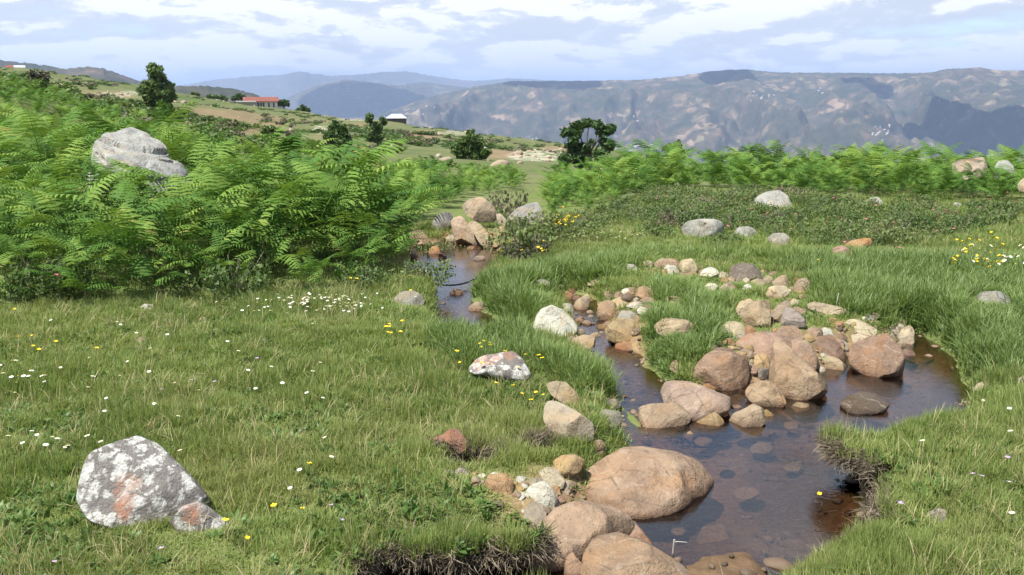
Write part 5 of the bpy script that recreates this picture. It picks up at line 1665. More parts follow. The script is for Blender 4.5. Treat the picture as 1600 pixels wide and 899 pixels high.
rh *= 0.34 + 0.66 * sstep(13.4, 16.2, rd_ + 1.6 * (fbm(rx_ * 0.9, ry_ * 0.9, 141, 2) - 0.5))
rh *= 0.45 + 1.1 * fbm(rx_ * 1.3, ry_ * 1.3, 140, 2)
rh = np.where((ra_ > 1478) & (ra_ < 1625) & (rd_ < 17.6), rf.uniform(0.58, 0.72, len(rx_)), rh)
order = np.argsort(np.where((ra_ > 830) & (ra_ < 1620), rd_, 99))
rfront = order[:95]
for i in rfront:
    o = bpy.data.objects.new('bracken_fern', CLUMPS[rf.integers(0, 6)]); COL.objects.link(o)
    o.location = (rx_[i], ry_[i], rz_[i] - 0.02); o.rotation_euler = (0, 0, rf.uniform(0, 6.28))
    s_ = rh[i] / 0.9; o.scale = (s_, s_, s_)
    if ra_[i] < 1000:
        tag(o, 'bracken fern right of the grey boulder at the upstream pool', 'fern', 'bracken beside the grey upstream boulder')
    else:
        w_ = ('straight behind the overhanging grey rock', 'straight behind the light grey rounded rock', 'around the pale grey small dome', 'close to the far right slab')[int(np.searchsorted([1150, 1290, 1450], ra_[i]))]
        tag(o, 'bracken fern of the right thicket %s' % w_, 'fern', 'right bracken ' + w_)
rset = set(rfront.tolist())
rrest = np.array([i for i in range(len(rx_)) if i not in rset])
P_ = np.concatenate([np.stack([fx[rest], fy[rest], fz[rest] - 0.03], 1), np.stack([rx_[rrest], ry_[rrest], rz_[rrest] - 0.03], 1)])
S_ = np.concatenate([fh[rest] * 1.05, rh[rrest] * 1.1]); m = len(P_)
scatter('bracken_mass', 'bright green bracken massed on the slopes behind the front plants', P_,
        np.stack([rf.normal(size=m) * 0.08, rf.normal(size=m) * 0.08, rf.uniform(0, 6.28, m)], 1), np.repeat(S_[:, None], 3, 1), rf.integers(0, 6, m), rf.random(m), CLUMPS)

# ------------------------------------------------------------------ shrubs of the heath
M_HEATH = leafmat('heath_leaf', [(0.0, (0.060, 0.105, 0.032)), (0.4, (0.105, 0.160, 0.048)), (0.75, (0.150, 0.200, 0.068)), (1.0, (0.21, 0.21, 0.10))], 0.32, 0.55, 'random')
M_GREYSHRUB = leafmat('grey_shrub_leaf', [(0.0, (0.06, 0.065, 0.035)), (0.5, (0.12, 0.115, 0.07)), (1.0, (0.19, 0.165, 0.11))], 0.15, 0.7, 'random')
M_BUSH = leafmat('bush_leaf', [(0.0, (0.045, 0.085, 0.024)), (0.5, (0.085, 0.145, 0.036)), (1.0, (0.145, 0.20, 0.055))], 0.3, 0.5, 'random')
M_TREE = leafmat('dark_tree_leaf', [(0.0, (0.045, 0.090, 0.030)), (0.5, (0.090, 0.150, 0.046)), (1.0, (0.155, 0.21, 0.07))], 0.34, 0.45, 'random')
M_BARK = plain('bark', (0.13, 0.105, 0.085), 0.9, 0.4, 12)
M_TWIG = plain('twig_wood', (0.20, 0.165, 0.13), 0.9, 0.3, 20)


def leaf_cloud(rng_, centers, radii, nper, size, mat, name='crown', flat=0.8, shell=0.45, squash=0.75):
    V = []; F = []; LV = []
    for (c, rad_, m_) in zip(centers, radii, nper):
        q = rng_.normal(size=(m_, 3)); q /= np.linalg.norm(q, axis=1, keepdims=True)
        q *= (shell + (1 - shell) * rng_.random((m_, 1)) ** 0.6)
        pos = np.array(c) + q * np.array([rad_, rad_, rad_ * squash])
        n_ = q + rng_.normal(size=(m_, 3)) * flat; n_ /= np.linalg.norm(n_, axis=1, keepdims=True)
        t_ = np.cross(n_, rng_.normal(size=(m_, 3))); t_ /= np.linalg.norm(t_, axis=1, keepdims=True)
        b_ = np.cross(n_, t_)
        sz_ = size * rng_.uniform(0.6, 1.4, (m_, 1))
        base = len(V)
        quad = np.stack([pos - t_ * sz_, pos + b_ * sz_ * 0.55, pos + t_ * sz_, pos - b_ * sz_ * 0.55], 1).reshape(-1, 3)
        V.extend(map(tuple, quad))
        F.append(np.arange(4 * m_).reshape(m_, 4) + base)
        LV.append(np.repeat(rng_.random(m_), 4))
    me = mesh_of(name, V, np.concatenate(F), mat, False)
    fattr(me, 'lv', np.concatenate(LV))
    return me


def low_shrub_mesh(seed, mat, w=0.30, h=0.20, n_=650, leaf=0.016):
    r_ = np.random.default_rng(seed)
    k = 9
    cs = [(r_.normal() * w * 0.45, r_.normal() * w * 0.45, h * r_.uniform(0.3, 0.75)) for _ in range(k)]
    return leaf_cloud(r_, cs, [w * r_.uniform(0.25, 0.5) for _ in range(k)], [n_ // k] * k, leaf, mat, 'foliage', 1.0, 0.3, 0.65)


HEATHS = [low_shrub_mesh(700 + k, M_HEATH) for k in range(5)] + [low_shrub_mesh(710, M_GREYSHRUB)]


def twig_mesh(seed, h=0.2):
    r_ = np.random.default_rng(seed); mb = MB()
    for _ in range(6):
        d = r_.normal(size=2) * 0.5
        mb.tube([(0, 0, -0.02), (d[0] * h * 0.5, d[1] * h * 0.5, h * 0.5), (d[0] * h, d[1] * h, h * 0.95)], [0.006, 0.004, 0.002], 4)
    return mesh_of('stem', mb.v, mb.f, M_TWIG)


TWIGS = [twig_mesh(k) for k in range(3)]


def shrub(label, group, x_, y_, s_, mesh_, name='heath_shrub', cat='shrub', sz=1.0):
    o = bpy.data.objects.new(name, None); COL.objects.link(o)
    o.location = (x_, y_, float(TER.at(x_, y_)) - 0.02); o.rotation_euler = (0, 0, rf.uniform(0, 6.28)); o.scale = (s_, s_, s_ * sz)
    tag(o, label, cat, group)
    c = bpy.data.objects.new('foliage', mesh_); COL.objects.link(c); c.parent = o
    c = bpy.data.objects.new('stem', TWIGS[rf.integers(0, 3)]); COL.objects.link(c); c.parent = o
    return o


hx, hy, hz, hd, ha, hb = fern_points(HEATH, 5000, 7.5, 18, 47, 1.0)
for i in range(len(hx)):
    if ha[i] > 1640:
        continue
    bare_ = fbm(np.array([hx[i] * 0.6]), np.array([hy[i] * 0.6]), 210, 3)[0]
    if bare_ > 0.60:
        continue
    hid = False
    for C, rx, rs in ROCKS:                  # leave the rocks of the heath in view
        L_ = math.hypot(C[0], C[1])
        if 8.5 < L_ < 15.5 and C[0] > 1:
            al = L_ - (hx[i] * C[0] + hy[i] * C[1]) / L_; la = abs(hx[i] * C[1] - hy[i] * C[0]) / L_
            hid |= (-0.15 < al < 0.75) and la < rx + 0.16
    if hid:
        continue
    w_ = ('left of the overhanging grey rock', 'just right of the overhanging grey rock', 'left of the pinkish dome', 'right of the long orange stone', 'near the right frame edge')[int(np.searchsorted([1065, 1180, 1310, 1470], ha[i]))]
    r_w = 'front side of the heath' if hb[i] > 352 else 'bracken side of the heath'
    lab = ('low olive shrub %s, %s' % (w_, r_w), 'heath %s, %s' % (w_, r_w))
    shrub(*lab, hx[i], hy[i], rf.uniform(0.7, 1.15), HEATHS[rf.integers(0, 5) if rf.random() < 0.94 else 5], sz=rf.uniform(0.8, 1.3))

for lab, x_, y_, s_, sz, me in [('dense dark bush overhanging the right side of the upstream pool', 812, 395, 1.5, 1.3, HEATHS[0]), ('grey twiggy bush at the turf edge right of the pool', 838, 402, 1.4, 1.0, HEATHS[5]),
                                ('dark green bush below the large grey upstream boulder', 845, 378, 1.5, 1.2, HEATHS[1]), ('rounded bush on the right shoulder of the pool', 872, 380, 1.3, 1.0, HEATHS[2]),
                                ('brownish bush behind the tan domed boulder', 793, 322, 1.6, 1.6, HEATHS[5]), ('small bush growing over the tan slabs', 762, 342, 1.0, 1.2, HEATHS[3]),
                                ('low bush between grey stone and orange dome', 688, 372, 1.0, 1.2, HEATHS[4]), ('bright low bush at the foot of the left bracken', 370, 462, 1.4, 1.3, HEATHS[2]),
                                ('dark shadowed bush under the left bracken edge', 95, 470, 1.3, 1.3, HEATHS[1]), ('pink flowered bush under the bracken at the far left', 60, 472, 1.1, 1.4, HEATHS[0]),
                                ('low bush at the bracken foot beside the daisies', 570, 452, 1.0, 1.0, HEATHS[3]), ('small bush in weeds left of the stream narrows', 655, 440, 0.9, 1.2, HEATHS[4])]:
    p = on_plane(np.array(float(x_)), np.array(float(y_)), -0.03)
    shrub(lab, None, p[0], p[1], s_, me, 'low_bush', 'bush', sz)
# ------------------------------------------------------------------ trees and bushes of the hillside
def tree(name, label, base, d, blobs, leaf, mat, cat='tree', limbs=True, dens=1.0, group=None):
    """blobs: crown lobes (x, y, radius) as seen; each gets its own depth"""
    r_ = np.random.default_rng(int(base[0] * 3 + base[1]))
    R0 = ray(*base); h0 = math.hypot(R0[0], R0[1])
    bx, by = R0[0] / h0 * d, R0[1] / h0 * d
    bz = float(TER.at(bx, by))
    B0 = np.array([bx, by, bz])
    o = bpy.data.objects.new(name, None); COL.objects.link(o); o.location = tuple(B0)
    tag(o, label, cat, group)
    cs = []; rs = []; ns = []
    for (x, y, q) in blobs:
        rr_ = ray(x, y)
        dd = d + r_.uniform(-0.5, 0.5) * q / FPX * d * 1.2
        c = CAM + rr_ * (dd / math.hypot(rr_[0], rr_[1]))
        R_ = q / FPX * d * 1.18
        # each lobe is a handful of smaller tufts, so that its edge is uneven
        for _ in range(7):
            v = r_.normal(size=3); v /= np.linalg.norm(v)
            cs.append(c - B0 + v * R_ * 0.62 * r_.random() ** 0.4); rs.append(R_ * r_.uniform(0.40, 0.66))
            ns.append(int(max(30, dens * 9.0 * (rs[-1] / leaf) ** 2)))
    cr = obj('crown', leaf_cloud(r_, cs, rs, ns, leaf, mat, 'crown', 0.9, 0.35, 0.9), o)
    mb = MB()
    H_ = max(c[2] for c in cs)
    trunk_top = np.mean([c for c in cs], axis=0) * np.array([0.6, 0.6, 0.75])
    w0 = max(0.05, H_ * 0.045)
    pts = [np.array([0, 0, -0.3]), trunk_top * np.array([0.25, 0.25, 0.4]) + r_.normal(size=3) * H_ * 0.02, trunk_top]
    mb.tube(pts, [w0 * 1.3, w0, w0 * 0.6], 8)
    tr_ = mb.build('trunk', M_BARK, o, None, True)
    for k, (x, y, q) in enumerate(blobs):
        c = np.mean(cs[7 * k:7 * k + 7], axis=0)
        mb = MB()
        st = pts[1] + (pts[2] - pts[1]) * r_.uniform(0.1, 0.9)
        mid = (st + c) / 2 + r_.normal(size=3) * H_ * 0.03
        mb.tube([st, mid, c], [w0 * 0.5, w0 * 0.32, w0 * 0.12], 6)
        mb.build('limb', M_BARK, o, None, True)
    return o


tree('hillside_tree', 'tall lopsided dark green tree on the left slope', (258, 189), 78,
     [(240, 112, 12), (246, 124, 12), (236, 138, 14), (252, 140, 13), (262, 132, 9), (232, 150, 9), (262, 148, 11), (247, 158, 15), (262, 165, 11), (250, 174, 13), (266, 155, 8), (256, 183, 10), (268, 145, 5), (234, 160, 7)], 0.16, M_TREE, dens=1.3)
tree('hillside_tree', 'gnarled open crowned tree in the gap above the stream', (920, 268), 46,
     [(887, 206, 11), (902, 198, 11), (920, 193, 9), (936, 196, 9), (950, 203, 11), (897, 216, 13), (893, 228, 10), (940, 208, 7), (948, 228, 12), (940, 240, 11), (910, 236, 14), (905, 250, 14), (882, 252, 11), (918, 258, 10), (936, 247, 9), (899, 240, 10), (955, 228, 6), (925, 222, 4), (888, 245, 9)], 0.10, M_TREE, dens=1.2)
tree('hillside_tree', 'small forked dark tree left of the metal roofed hut', (586, 228), 82,
     [(580, 187, 8), (598, 189, 7), (584, 198, 8), (594, 200, 7), (580, 216, 9), (592, 211, 8), (588, 222, 9), (576, 222, 5)], 0.14, M_TREE, dens=1.3)
tree('hillside_bush', 'rounded dark bush between the lopsided tree and the forked tree', (527, 231), 70,
     [(520, 205, 10), (533, 203, 10), (513, 215, 9), (527, 214, 12), (541, 213, 9), (519, 224, 11), (536, 223, 11), (526, 194, 5), (546, 222, 6)], 0.14, M_BUSH, 'bush')
tree('hillside_bush', 'wide light green bush above the stream gap', (736, 250), 58,
     [(720, 224, 11), (736, 216, 11), (750, 221, 10), (714, 236, 10), (730, 233, 14), (748, 236, 13), (760, 240, 8), (722, 245, 10), (742, 246, 11)], 0.12, M_BUSH, 'bush')
tree('hillside_bush', 'bare greyish bush on the skyline at the far left', (62, 132), 95,
     [(52, 116, 7), (62, 114, 8), (70, 121, 7), (58, 124, 8), (68, 128, 6), (50, 122, 5)], 0.16, M_GREYSHRUB, 'bush', dens=0.7)
tree('hillside_bush', 'thin pale bush left of the rounded dark bush', (420, 220), 66, [(413, 205, 7), (424, 202, 6), (420, 211, 8), (430, 208, 5)], 0.12, M_BUSH, 'bush', dens=0.5)
tree('hillside_bush', 'small dark bush below the pale stony patch', (460, 226), 68, [(455, 212, 7), (463, 210, 7), (459, 219, 8), (468, 220, 6)], 0.12, M_GREYSHRUB, 'bush')
tree('hillside_bush', 'dark bush on the crest right of the red roofed house', (473, 178), 232, [(467, 173, 4), (474, 170, 5), (481, 174, 4), (474, 175, 5)], 0.40, M_BUSH, 'bush')
tree('hillside_bush', 'bush against the right end of the red roofed house', (444, 168), 238, [(436, 161, 5), (443, 160, 5), (450, 163, 4)], 0.40, M_BUSH, 'bush')
tree('hillside_bush', 'dark tree clump at the left end of the red roofed house', (374, 160), 246, [(366, 154, 4), (373, 151, 5), (380, 153, 4)], 0.42, M_TREE, 'bush')
tree('hillside_bush', 'low dark trees left of the red roofed house', (338, 156), 250, [(326, 152, 4), (335, 152, 4), (344, 153, 4), (352, 154, 3)], 0.42, M_TREE, 'bush')
tree('hillside_bush', 'lone low bush on the crest left of the house clump', (305, 151), 246, [(302, 148, 3), (308, 149, 3)], 0.4, M_TREE, 'bush')
tree('hillside_bush', 'small bush right of the gnarled tree', (968, 262), 48, [(962, 255, 6), (970, 256, 6), (975, 259, 4)], 0.10, M_BUSH, 'bush')
tree('hillside_bush', 'dark thicket on the bank below the lopsided tree', (310, 196), 74, [(285, 190, 5), (298, 192, 6), (312, 194, 6), (325, 197, 4)], 0.14, M_GREYSHRUB, 'bush')
tree('hillside_bush', 'dark green bush left of the right bracken top', (1052, 240), 24, [(1046, 232, 8), (1056, 229, 9), (1062, 236, 7)], 0.05, M_BUSH, 'bush')

# small scrub and pale stones dotted over the hillside
hs_p = [low_shrub_mesh(760 + k, M_BUSH, 0.5, 0.45, 240, 0.07) for k in range(3)] + [low_shrub_mesh(770, M_GREYSHRUB, 0.5, 0.4, 240, 0.07)]
xh, yh, dh = pick_ground(5200, 36, 285, 0.9, 36, 88)
zh = TER.at(xh, yh); ah, bh = proj(xh, yh, zh)
cl = fbm(xh / 16, yh / 16, 230, 4)
kh = (cl > 0.50) & (ah < 1060) & (ah > -60)
xh, yh, zh, cl = xh[kh], yh[kh], zh[kh], cl[kh]; m = len(xh)
rh_ = np.random.default_rng(5)
sz = rh_.uniform(0.5, 1.5, m) * (0.7 + 2.0 * (cl - 0.5)) * 1.15
scatter('hillside_scrub', 'small dark scrub dotted over the far hillside', np.stack([xh, yh, zh - 0.05], 1), np.stack([0 * sz, 0 * sz, rh_.uniform(0, 6.28, m)], 1),
        np.stack([sz * 1.25, sz * 1.25, sz * 0.9], 1), rh_.integers(0, 4, m), rh_.random(m), hs_p)
xh, yh, dh = pick_ground(5000, 36, 280, 0.9, 36, 89)
zh = TER.at(xh, yh); ah, bh = proj(xh, yh, zh)
i2 = np.clip(np.interp(np.log(dh), np.log(dg), np.arange(len(dg))).astype(int), 0, len(dg) - 1)
j2 = np.clip(np.interp(np.arctan2(xh, yh), azg, np.arange(len(azg))).astype(int), 0, len(azg) - 1)
kh = ((pale[i2, j2] > 0.3) | (rh_.random(len(xh)) < 0.10)) & (ah < 1060)
xh, yh, zh = xh[kh], yh[kh], zh[kh]; m = len(xh)
sz = np.exp(rh_.normal(size=m) * 0.5) * 9
scatter('hillside_stones', 'pale stones strewn over the far hillside', np.stack([xh, yh, zh + 0.02], 1), rh_.uniform(0, 6.28, (m, 3)) * np.array([0.05, 0.05, 1]),
        np.stack([sz, sz, sz], 1), rh_.integers(0, 5, m), np.clip(0.9 + rh_.normal(size=m) * 0.15, 0, 1), [pebble_mesh(10 + k) for k in range(5)])

# ------------------------------------------------------------------ buildings
M_WALLW = plain('whitewashed_wall', (0.60, 0.56, 0.50), 0.9, 0.12, 3)
M_WALLG = plain('grey_plaster_wall', (0.28, 0.26, 0.22), 0.9, 0.12, 3)
M_ROOFR = plain('red_tile_roof', (0.17, 0.062, 0.045), 0.85, 0.3, 2.0)
M_ROOFM = plain('metal_sheet_roof', (0.36, 0.38, 0.41), 0.55, 0.1, 1.5)
M_DARKW = plain('dark_mud_wall', (0.10, 0.085, 0.07), 0.9, 0.25, 3)
M_HOLE = plain('dark_window_glass', (0.025, 0.025, 0.03), 0.3, 0.1, 3, 0.5)
M_TRIM = plain('white_trim', (0.55, 0.53, 0.5), 0.8, 0.05, 3)


def place(px_, py_, d):
    q = ray(px_, py_); h_ = math.hypot(q[0], q[1])
    x_, y_ = q[0] / h_ * d, q[1] / h_ * d
    return x_, y_, math.atan2(-x_, y_), CAMZ + q[2] / h_ * d


def gable(mb, x0, x1, y0, y1, z0, z1, over=0.3):
    ym = (y0 + y1) / 2
    a = [(x0 - over, y0 - over, z0), (x1 + over, y0 - over, z0), (x1 + over, ym, z1), (x0 - over, ym, z1), (x0 - over, y1 + over, z0), (x1 + over, y1 + over, z0)]
    b = len(mb.v); mb.v += a + [(p[0], p[1], p[2] - 0.15) for p in a]
    for q in ((0, 1, 2, 3), (3, 2, 5, 4), (7, 6, 9, 8), (8, 9, 10, 11), (0, 6, 7, 1), (4, 5, 11, 10), (0, 3, 9, 6), (3, 4, 10, 9), (1, 7, 8, 2), (2, 8, 11, 5)):
        mb.f.append(tuple(b + i for i in q))


# long red roofed house: px scale at its distance
HD = 236.0
k = HD / FPX
x_, y_, az_, zt = place(411, 168, HD)
hz_ = zt
o = bpy.data.objects.new('farmhouse', None); COL.objects.link(o); o.location = (x_, y_, hz_ - 0.3); o.rotation_euler = (0, 0, az_)
tag(o, 'long pale house with a red tiled roof on the crest', 'house')
mb = MB(); mb.box(-29 * k + 0, 21 * k, 0, 5, -2.5, 1.75); mb.build('wall', M_WALLW, o)
mb = MB(); gable(mb, -26 * k, 21 * k, 0, 5, 1.8, 2.85, 0.35); rf_ = mb.build('roof', M_ROOFR, o)
mb = MB(); mb.box(-26.5 * k, -25.2 * k, 1.2, 2.0, 2.0, 2.75); mb.build('chimney', M_TRIM, rf_)
for wx_, ww in [(-6.5, 2.6), (-2.6, 2.2), (1.0, 2.2), (8.6, 2.2), (15.6, 2.2)]:
    mb = MB(); mb.box((wx_ - ww / 2) * k, (wx_ + ww / 2) * k, -0.04, 0.06, 0.25, 1.45)
    w_ = mb.build('window', M_HOLE, o)
    mb = MB(); mb.box((wx_ - ww / 2) * k - 0.12, (wx_ + ww / 2) * k + 0.12, -0.10, -0.0, 1.46, 1.60); mb.box((wx_ - ww / 2) * k - 0.12, (wx_ + ww / 2) * k + 0.12, -0.10, -0.0, 0.12, 0.24); mb.build('frame', M_TRIM, w_)
for wx_ in (3.4, 12.2, 20.0):
    mb = MB(); mb.box((wx_ - 0.6) * k, (wx_ + 0.6) * k, -0.07, 0.02, -2.4, 1.7); mb.build('pillar', M_TRIM, o)
# flat roofed extension, a building of its own in front
o = bpy.data.objects.new('outbuilding', None); COL.objects.link(o)
x_, y_, az_, zt = place(385, 166, HD - 5)
o.location = (x_, y_, zt - 0.3); o.rotation_euler = (0, 0, az_)
tag(o, 'low grey flat roofed annex at the left of the red roofed house', 'house')
mb = MB(); mb.box(-13 * k, 13 * k, 0, 4, -2.5, 1.25); mb.build('wall', M_WALLG, o)
mb = MB(); mb.box(-13.6 * k, 13.6 * k, -0.25, 4.2, 1.26, 1.5); mb.build('roof', M_TRIM, o)
# metal roofed hut
HD2 = 215.0; k = HD2 / FPX
x_, y_, az_, zt = place(620, 189.5, HD2)
o = bpy.data.objects.new('hut', None); COL.objects.link(o); o.location = (x_, y_, zt - 0.1); o.rotation_euler = (0, 0, az_ + 0.05)
tag(o, 'dark walled hut with a grey hipped metal roof', 'hut')
mb = MB(); mb.box(-14.5 * k, 14.5 * k, 0, 3.5, -2.0, 0.75); mb.build('wall', M_DARKW, o)
mb = MB(); w_ = 16 * k
b = [(-w_, -0.4, 0.75), (w_, -0.4, 0.75), (w_, 3.9, 0.75), (-w_, 3.9, 0.75), (-7 * k, 1.75, 1.75), (8 * k, 1.75, 1.75)]
mb.v += b; mb.f += [(0, 1, 5, 4), (2, 3, 4, 5), (1, 2, 5), (3, 0, 4), (3, 2, 1, 0)]
mb.build('roof', M_ROOFM, o)
mb = MB(); mb.box(-1.0, -0.2, -0.05, 0.03, -0.9, 0.6); mb.build('door', M_HOLE, o)
# red roof at the far left skyline
HD3 = 226.0; k = HD3 / FPX
for (cx_, lab, w_, wallm, roofm) in [(17, 'small red roofed house on the far left skyline', 5, M_WALLW, M_ROOFR), (31, 'small white house beside the far left red roof', 6, M_TRIM, M_ROOFM)]:
    x_, y_, az_, zt = place(cx_, 109, HD3)
    o = bpy.data.objects.new('house', None); COL.objects.link(o); o.location = (x_, y_, zt); o.rotation_euler = (0, 0, az_)
    tag(o, lab, 'house')
    mb = MB(); mb.box(-w_ * k, w_ * k, 0, 3, -2, 0.45); mb.build('wall', wallm, o)
    mb = MB(); gable(mb, -w_ * k, w_ * k, 0, 3, 0.45, 0.95, 0.15); mb.build('roof', roofm, o)
    mb = MB(); mb.box(-0.25, 0.25, -0.04, 0.03, -0.1, 0.3); mb.build('window', M_HOLE, o)

# white houses of the far villages
vr = np.random.default_rng(64)
vh = MB(); vh.box(-6, 6, -4, 4, -12, 5)
vb = MB(); gable(vb, -6, 6, -4, 4, 5, 8, 0.6)
WALLS = [mesh_of('wall', vh.v, vh.f, M_TRIM), mesh_of('wall', vh.v, vh.f, M_WALLW)]
ROOFS = [mesh_of('roof', vb.v, vb.f, M_ROOFM), mesh_of('roof', vb.v, vb.f, M_ROOFR)]
VIL = [(1190, 150, 22, 7, 12, 'small pale house in the village high on the ridge left of its middle', 'houses of the high ridge village'),
       (1372, 206, 18, 9, 14, 'small white house in the hollow low on the ridge above the right bracken', 'houses of the low hollow village'),
       (1280, 143, 12, 4, 4, 'small pale house on the upper ridge among fields', 'houses of the upper ridge fields'),
       (1000, 231, 22, 6, 14, 'small white house on the valley floor right of the gnarled tree', 'houses of the valley floor village'),
       (990, 184, 14, 5, 4, 'small pale house on the middle slope of the ridge', 'houses of the middle slope'),
       (825, 219, 14, 3, 4, 'small white house far below left of the gnarled tree', 'houses left of the gnarled tree'),
       (670, 172, 24, 10, 7, 'small pale house on the far spur above the metal roofed hut', 'houses of the far spur')]
for cx_, cy_, sx_, sy_, n_, lab, grp in VIL:
    done = 0
    for _ in range(n_ * 4):
        if done >= n_:
            break
        p = None
        for pol in (HILLS['right'], HILLS['mid']):
            p = pol.hit(cx_ + vr.normal() * sx_ * 0.6, cy_ + vr.normal() * sy_ * 0.6, pol.d[0], pol.d[-1])
            if p is not None:
                break
        if p is None:
            continue
        o = bpy.data.objects.new('village_house', None); COL.objects.link(o); o.location = tuple(p); o.rotation_euler = (0, 0, vr.uniform(-0.6, 0.6))
        s_ = vr.uniform(0.5, 1.0); o.scale = (s_, s_, s_)
        tag(o, lab, 'house', grp)
        c = bpy.data.objects.new('wall', WALLS[vr.integers(0, 2)]); COL.objects.link(c); c.parent = o
        c = bpy.data.objects.new('roof', ROOFS[0 if vr.random() < 0.75 else 1]); COL.objects.link(c); c.parent = o
        done += 1

# ------------------------------------------------------------------ clouds over the far ridge; they shade it
M_CLOUD = plain('cloud_vapour', (0.9, 0.9, 0.9), 1.0, 0.03, 0.002, 0.0)


def cloud(label, px_, py_, key, rx, ry, seed):
    pol = HILLS[key]
    p = pol.hit(px_, py_, pol.d[0], pol.d[-1])
    if p is None:
        return
    hc = 1700.0
    c = p + SUN_DIR * ((hc - p[2]) / SUN_DIR[2])
    r_ = np.random.default_rng(seed)
    v, f_ = ico(4)
    w = v * np.array([rx, ry, min(rx, ry) * 0.28])
    w = w * (1 + 0.30 * wobble(v, r_, 3.0)[:, None] + 0.15 * wobble(v, r_, 8.0, 16)[:, None])
    w[:, 2] = np.where(w[:, 2] < -60, -60 + (w[:, 2] + 60) * 0.2, w[:, 2])
    o = obj('cloud', mesh_of('cloud', w, f_, M_CLOUD, True), None, c)
    return tag(o, label, 'cloud')


cloud('cloud that shades the summit left of the ridge middle', 1140, 124, 'right', 170, 330, 1)
cloud('cloud that shades the left shoulder of the ridge', 870, 136, 'right', 330, 300, 2)
cloud('cloud that shades the right end of the ridge', 1540, 178, 'right', 330, 420, 3)
cloud('cloud that shades the broad blue hill', 560, 148, 'mid', 620, 800, 4)
cloud('cloud that shades the upper ridge right of its middle', 1350, 126, 'right', 130, 220, 5)

# ------------------------------------------------------------------ haze
bm_ = MB(); bm_.box(-30000, 30000, -600, 45000, -1050, 500)
M = Mat('thin_blue_haze')
pv = M.n('ShaderNodeVolumePrincipled')
pv.inputs['Color'].default_value = (0.50, 0.665, 1.0, 1)
pv.inputs['Density'].default_value = 0.000086
pv.inputs['Anisotropy'].default_value = 0.1
M.link(pv.outputs[0], M.out.inputs['Volume'])
haze = bm_.build('haze', M.m)
tag(haze, 'thin blue haze filling the valley air', None, None, 'stuff')
# ------------------------------------------------------------------ flowers
M_PETW = plain('white_petals', (0.62, 0.62, 0.58), 0.7, 0.05, 30)
M_PETY = plain('yellow_petals', (0.62, 0.46, 0.02), 0.6, 0.08, 30)
M_PETP = plain('pink_petals', (0.42, 0.10, 0.15), 0.7, 0.15, 30)
M_PETV = plain('violet_petals', (0.28, 0.20, 0.40), 0.7, 0.15, 30)
M_STALK = plain('flower_stalk', (0.10, 0.16, 0.04), 0.7, 0.2, 30)


def flower_mesh(kind, k):
    r_ = np.random.default_rng(800 + k)
    np_, L, wd, cup, hh = {'daisy': (11, 0.013, 0.0042, 0.12, 0.075), 'buttercup': (5, 0.011, 0.0075, 0.7, 0.11), 'pink': (7, 0.018, 0.009, 0.6, 0.30), 'violet': (5, 0.010, 0.005, 0.5, 0.07)}[kind]
    hh *= r_.uniform(0.85, 1.2)
    V = []; F = []; mi = []
    lean = r_.normal(size=2) * 0.02
    # stalk
    for j in range(3):
        w = 2.1 * j; V += [(0.0012 * math.cos(w), 0.0012 * math.sin(w), -0.02), (lean[0] + 0.0009 * math.cos(w), lean[1] + 0.0009 * math.sin(w), hh)]
    for j in range(3):
        F.append((2 * j, 2 * ((j + 1) % 3), 2 * ((j + 1) % 3) + 1, 2 * j + 1)); mi.append(0)
    C = np.array([lean[0], lean[1], hh])
    tx = r_.normal() * 0.25; ty = r_.normal() * 0.25
    for j in range(np_):
        a = 2 * math.pi * j / np_; c, s = math.cos(a), math.sin(a)
        pts = [(0.002 * c, 0.002 * s, 0), (L * .6 * c - wd * s, L * .6 * s + wd * c, L * cup * .4), (L * c, L * s, L * cup), (L * .6 * c + wd * s, L * .6 * s - wd * c, L * cup * .4)]
        b = len(V)
        V += [tuple(C + np.array([p[0], p[1], p[2] + p[0] * tx + p[1] * ty])) for p in pts]
        F.append((b, b + 3, b + 2, b + 1)); mi.append(1)
    b = len(V); R_ = L * 0.34
    V += [tuple(C + np.array([R_ * math.cos(w), R_ * math.sin(w), 0.002])) for w in np.linspace(0, 2 * math.pi, 6, endpoint=False)] + [tuple(C + np.array([0, 0, 0.005]))]
    for j in range(6):
        F.append((b + j, b + (j + 1) % 6, b + 6)); mi.append(2)
    me = mesh_of(kind, V, F)
    for mm in (M_STALK, {'daisy': M_PETW, 'buttercup': M_PETY, 'pink': M_PETP, 'violet': M_PETV}[kind], M_PETY):
        me.materials.append(mm)
    me.polygons.foreach_set('material_index', np.array(mi, np.int32))
    return me


FLW = {k: [flower_mesh(k, i) for i in range(4)] for k in ('daisy', 'buttercup', 'pink', 'violet')}
NAMES = {'daisy': 'white_daisy', 'buttercup': 'yellow_flower', 'pink': 'pink_flower', 'violet': 'violet_flower'}
rw = np.random.default_rng(321)


def flowers(kind, spots, label, group, size=1.0, tall=1.0):
    for (x, y) in spots:
        p = on_plane(np.array(float(x)), np.array(float(y)), 0.0)
        for _ in range(2):
            p = on_plane(np.array(float(x)), np.array(float(y)), float(TER.at(p[0], p[1])) + 0.06 * (1 if kind != 'pink' else 4))
        o = bpy.data.objects.new(NAMES[kind], FLW[kind][rw.integers(0, 4)]); COL.objects.link(o)
        o.location = (p[0], p[1], float(TER.at(p[0], p[1]))); o.rotation_euler = (0, 0, rw.uniform(0, 6.28))
        d = math.hypot(p[0], p[1]); s_ = size * rw.uniform(0.7, 1.1) * (0.85 if kind == 'daisy' else 0.6 if kind == 'pink' else 0.9)
        o.scale = (s_, s_, tall * rw.uniform(0.85, 1.15))
        tag(o, label, 'flower', group)


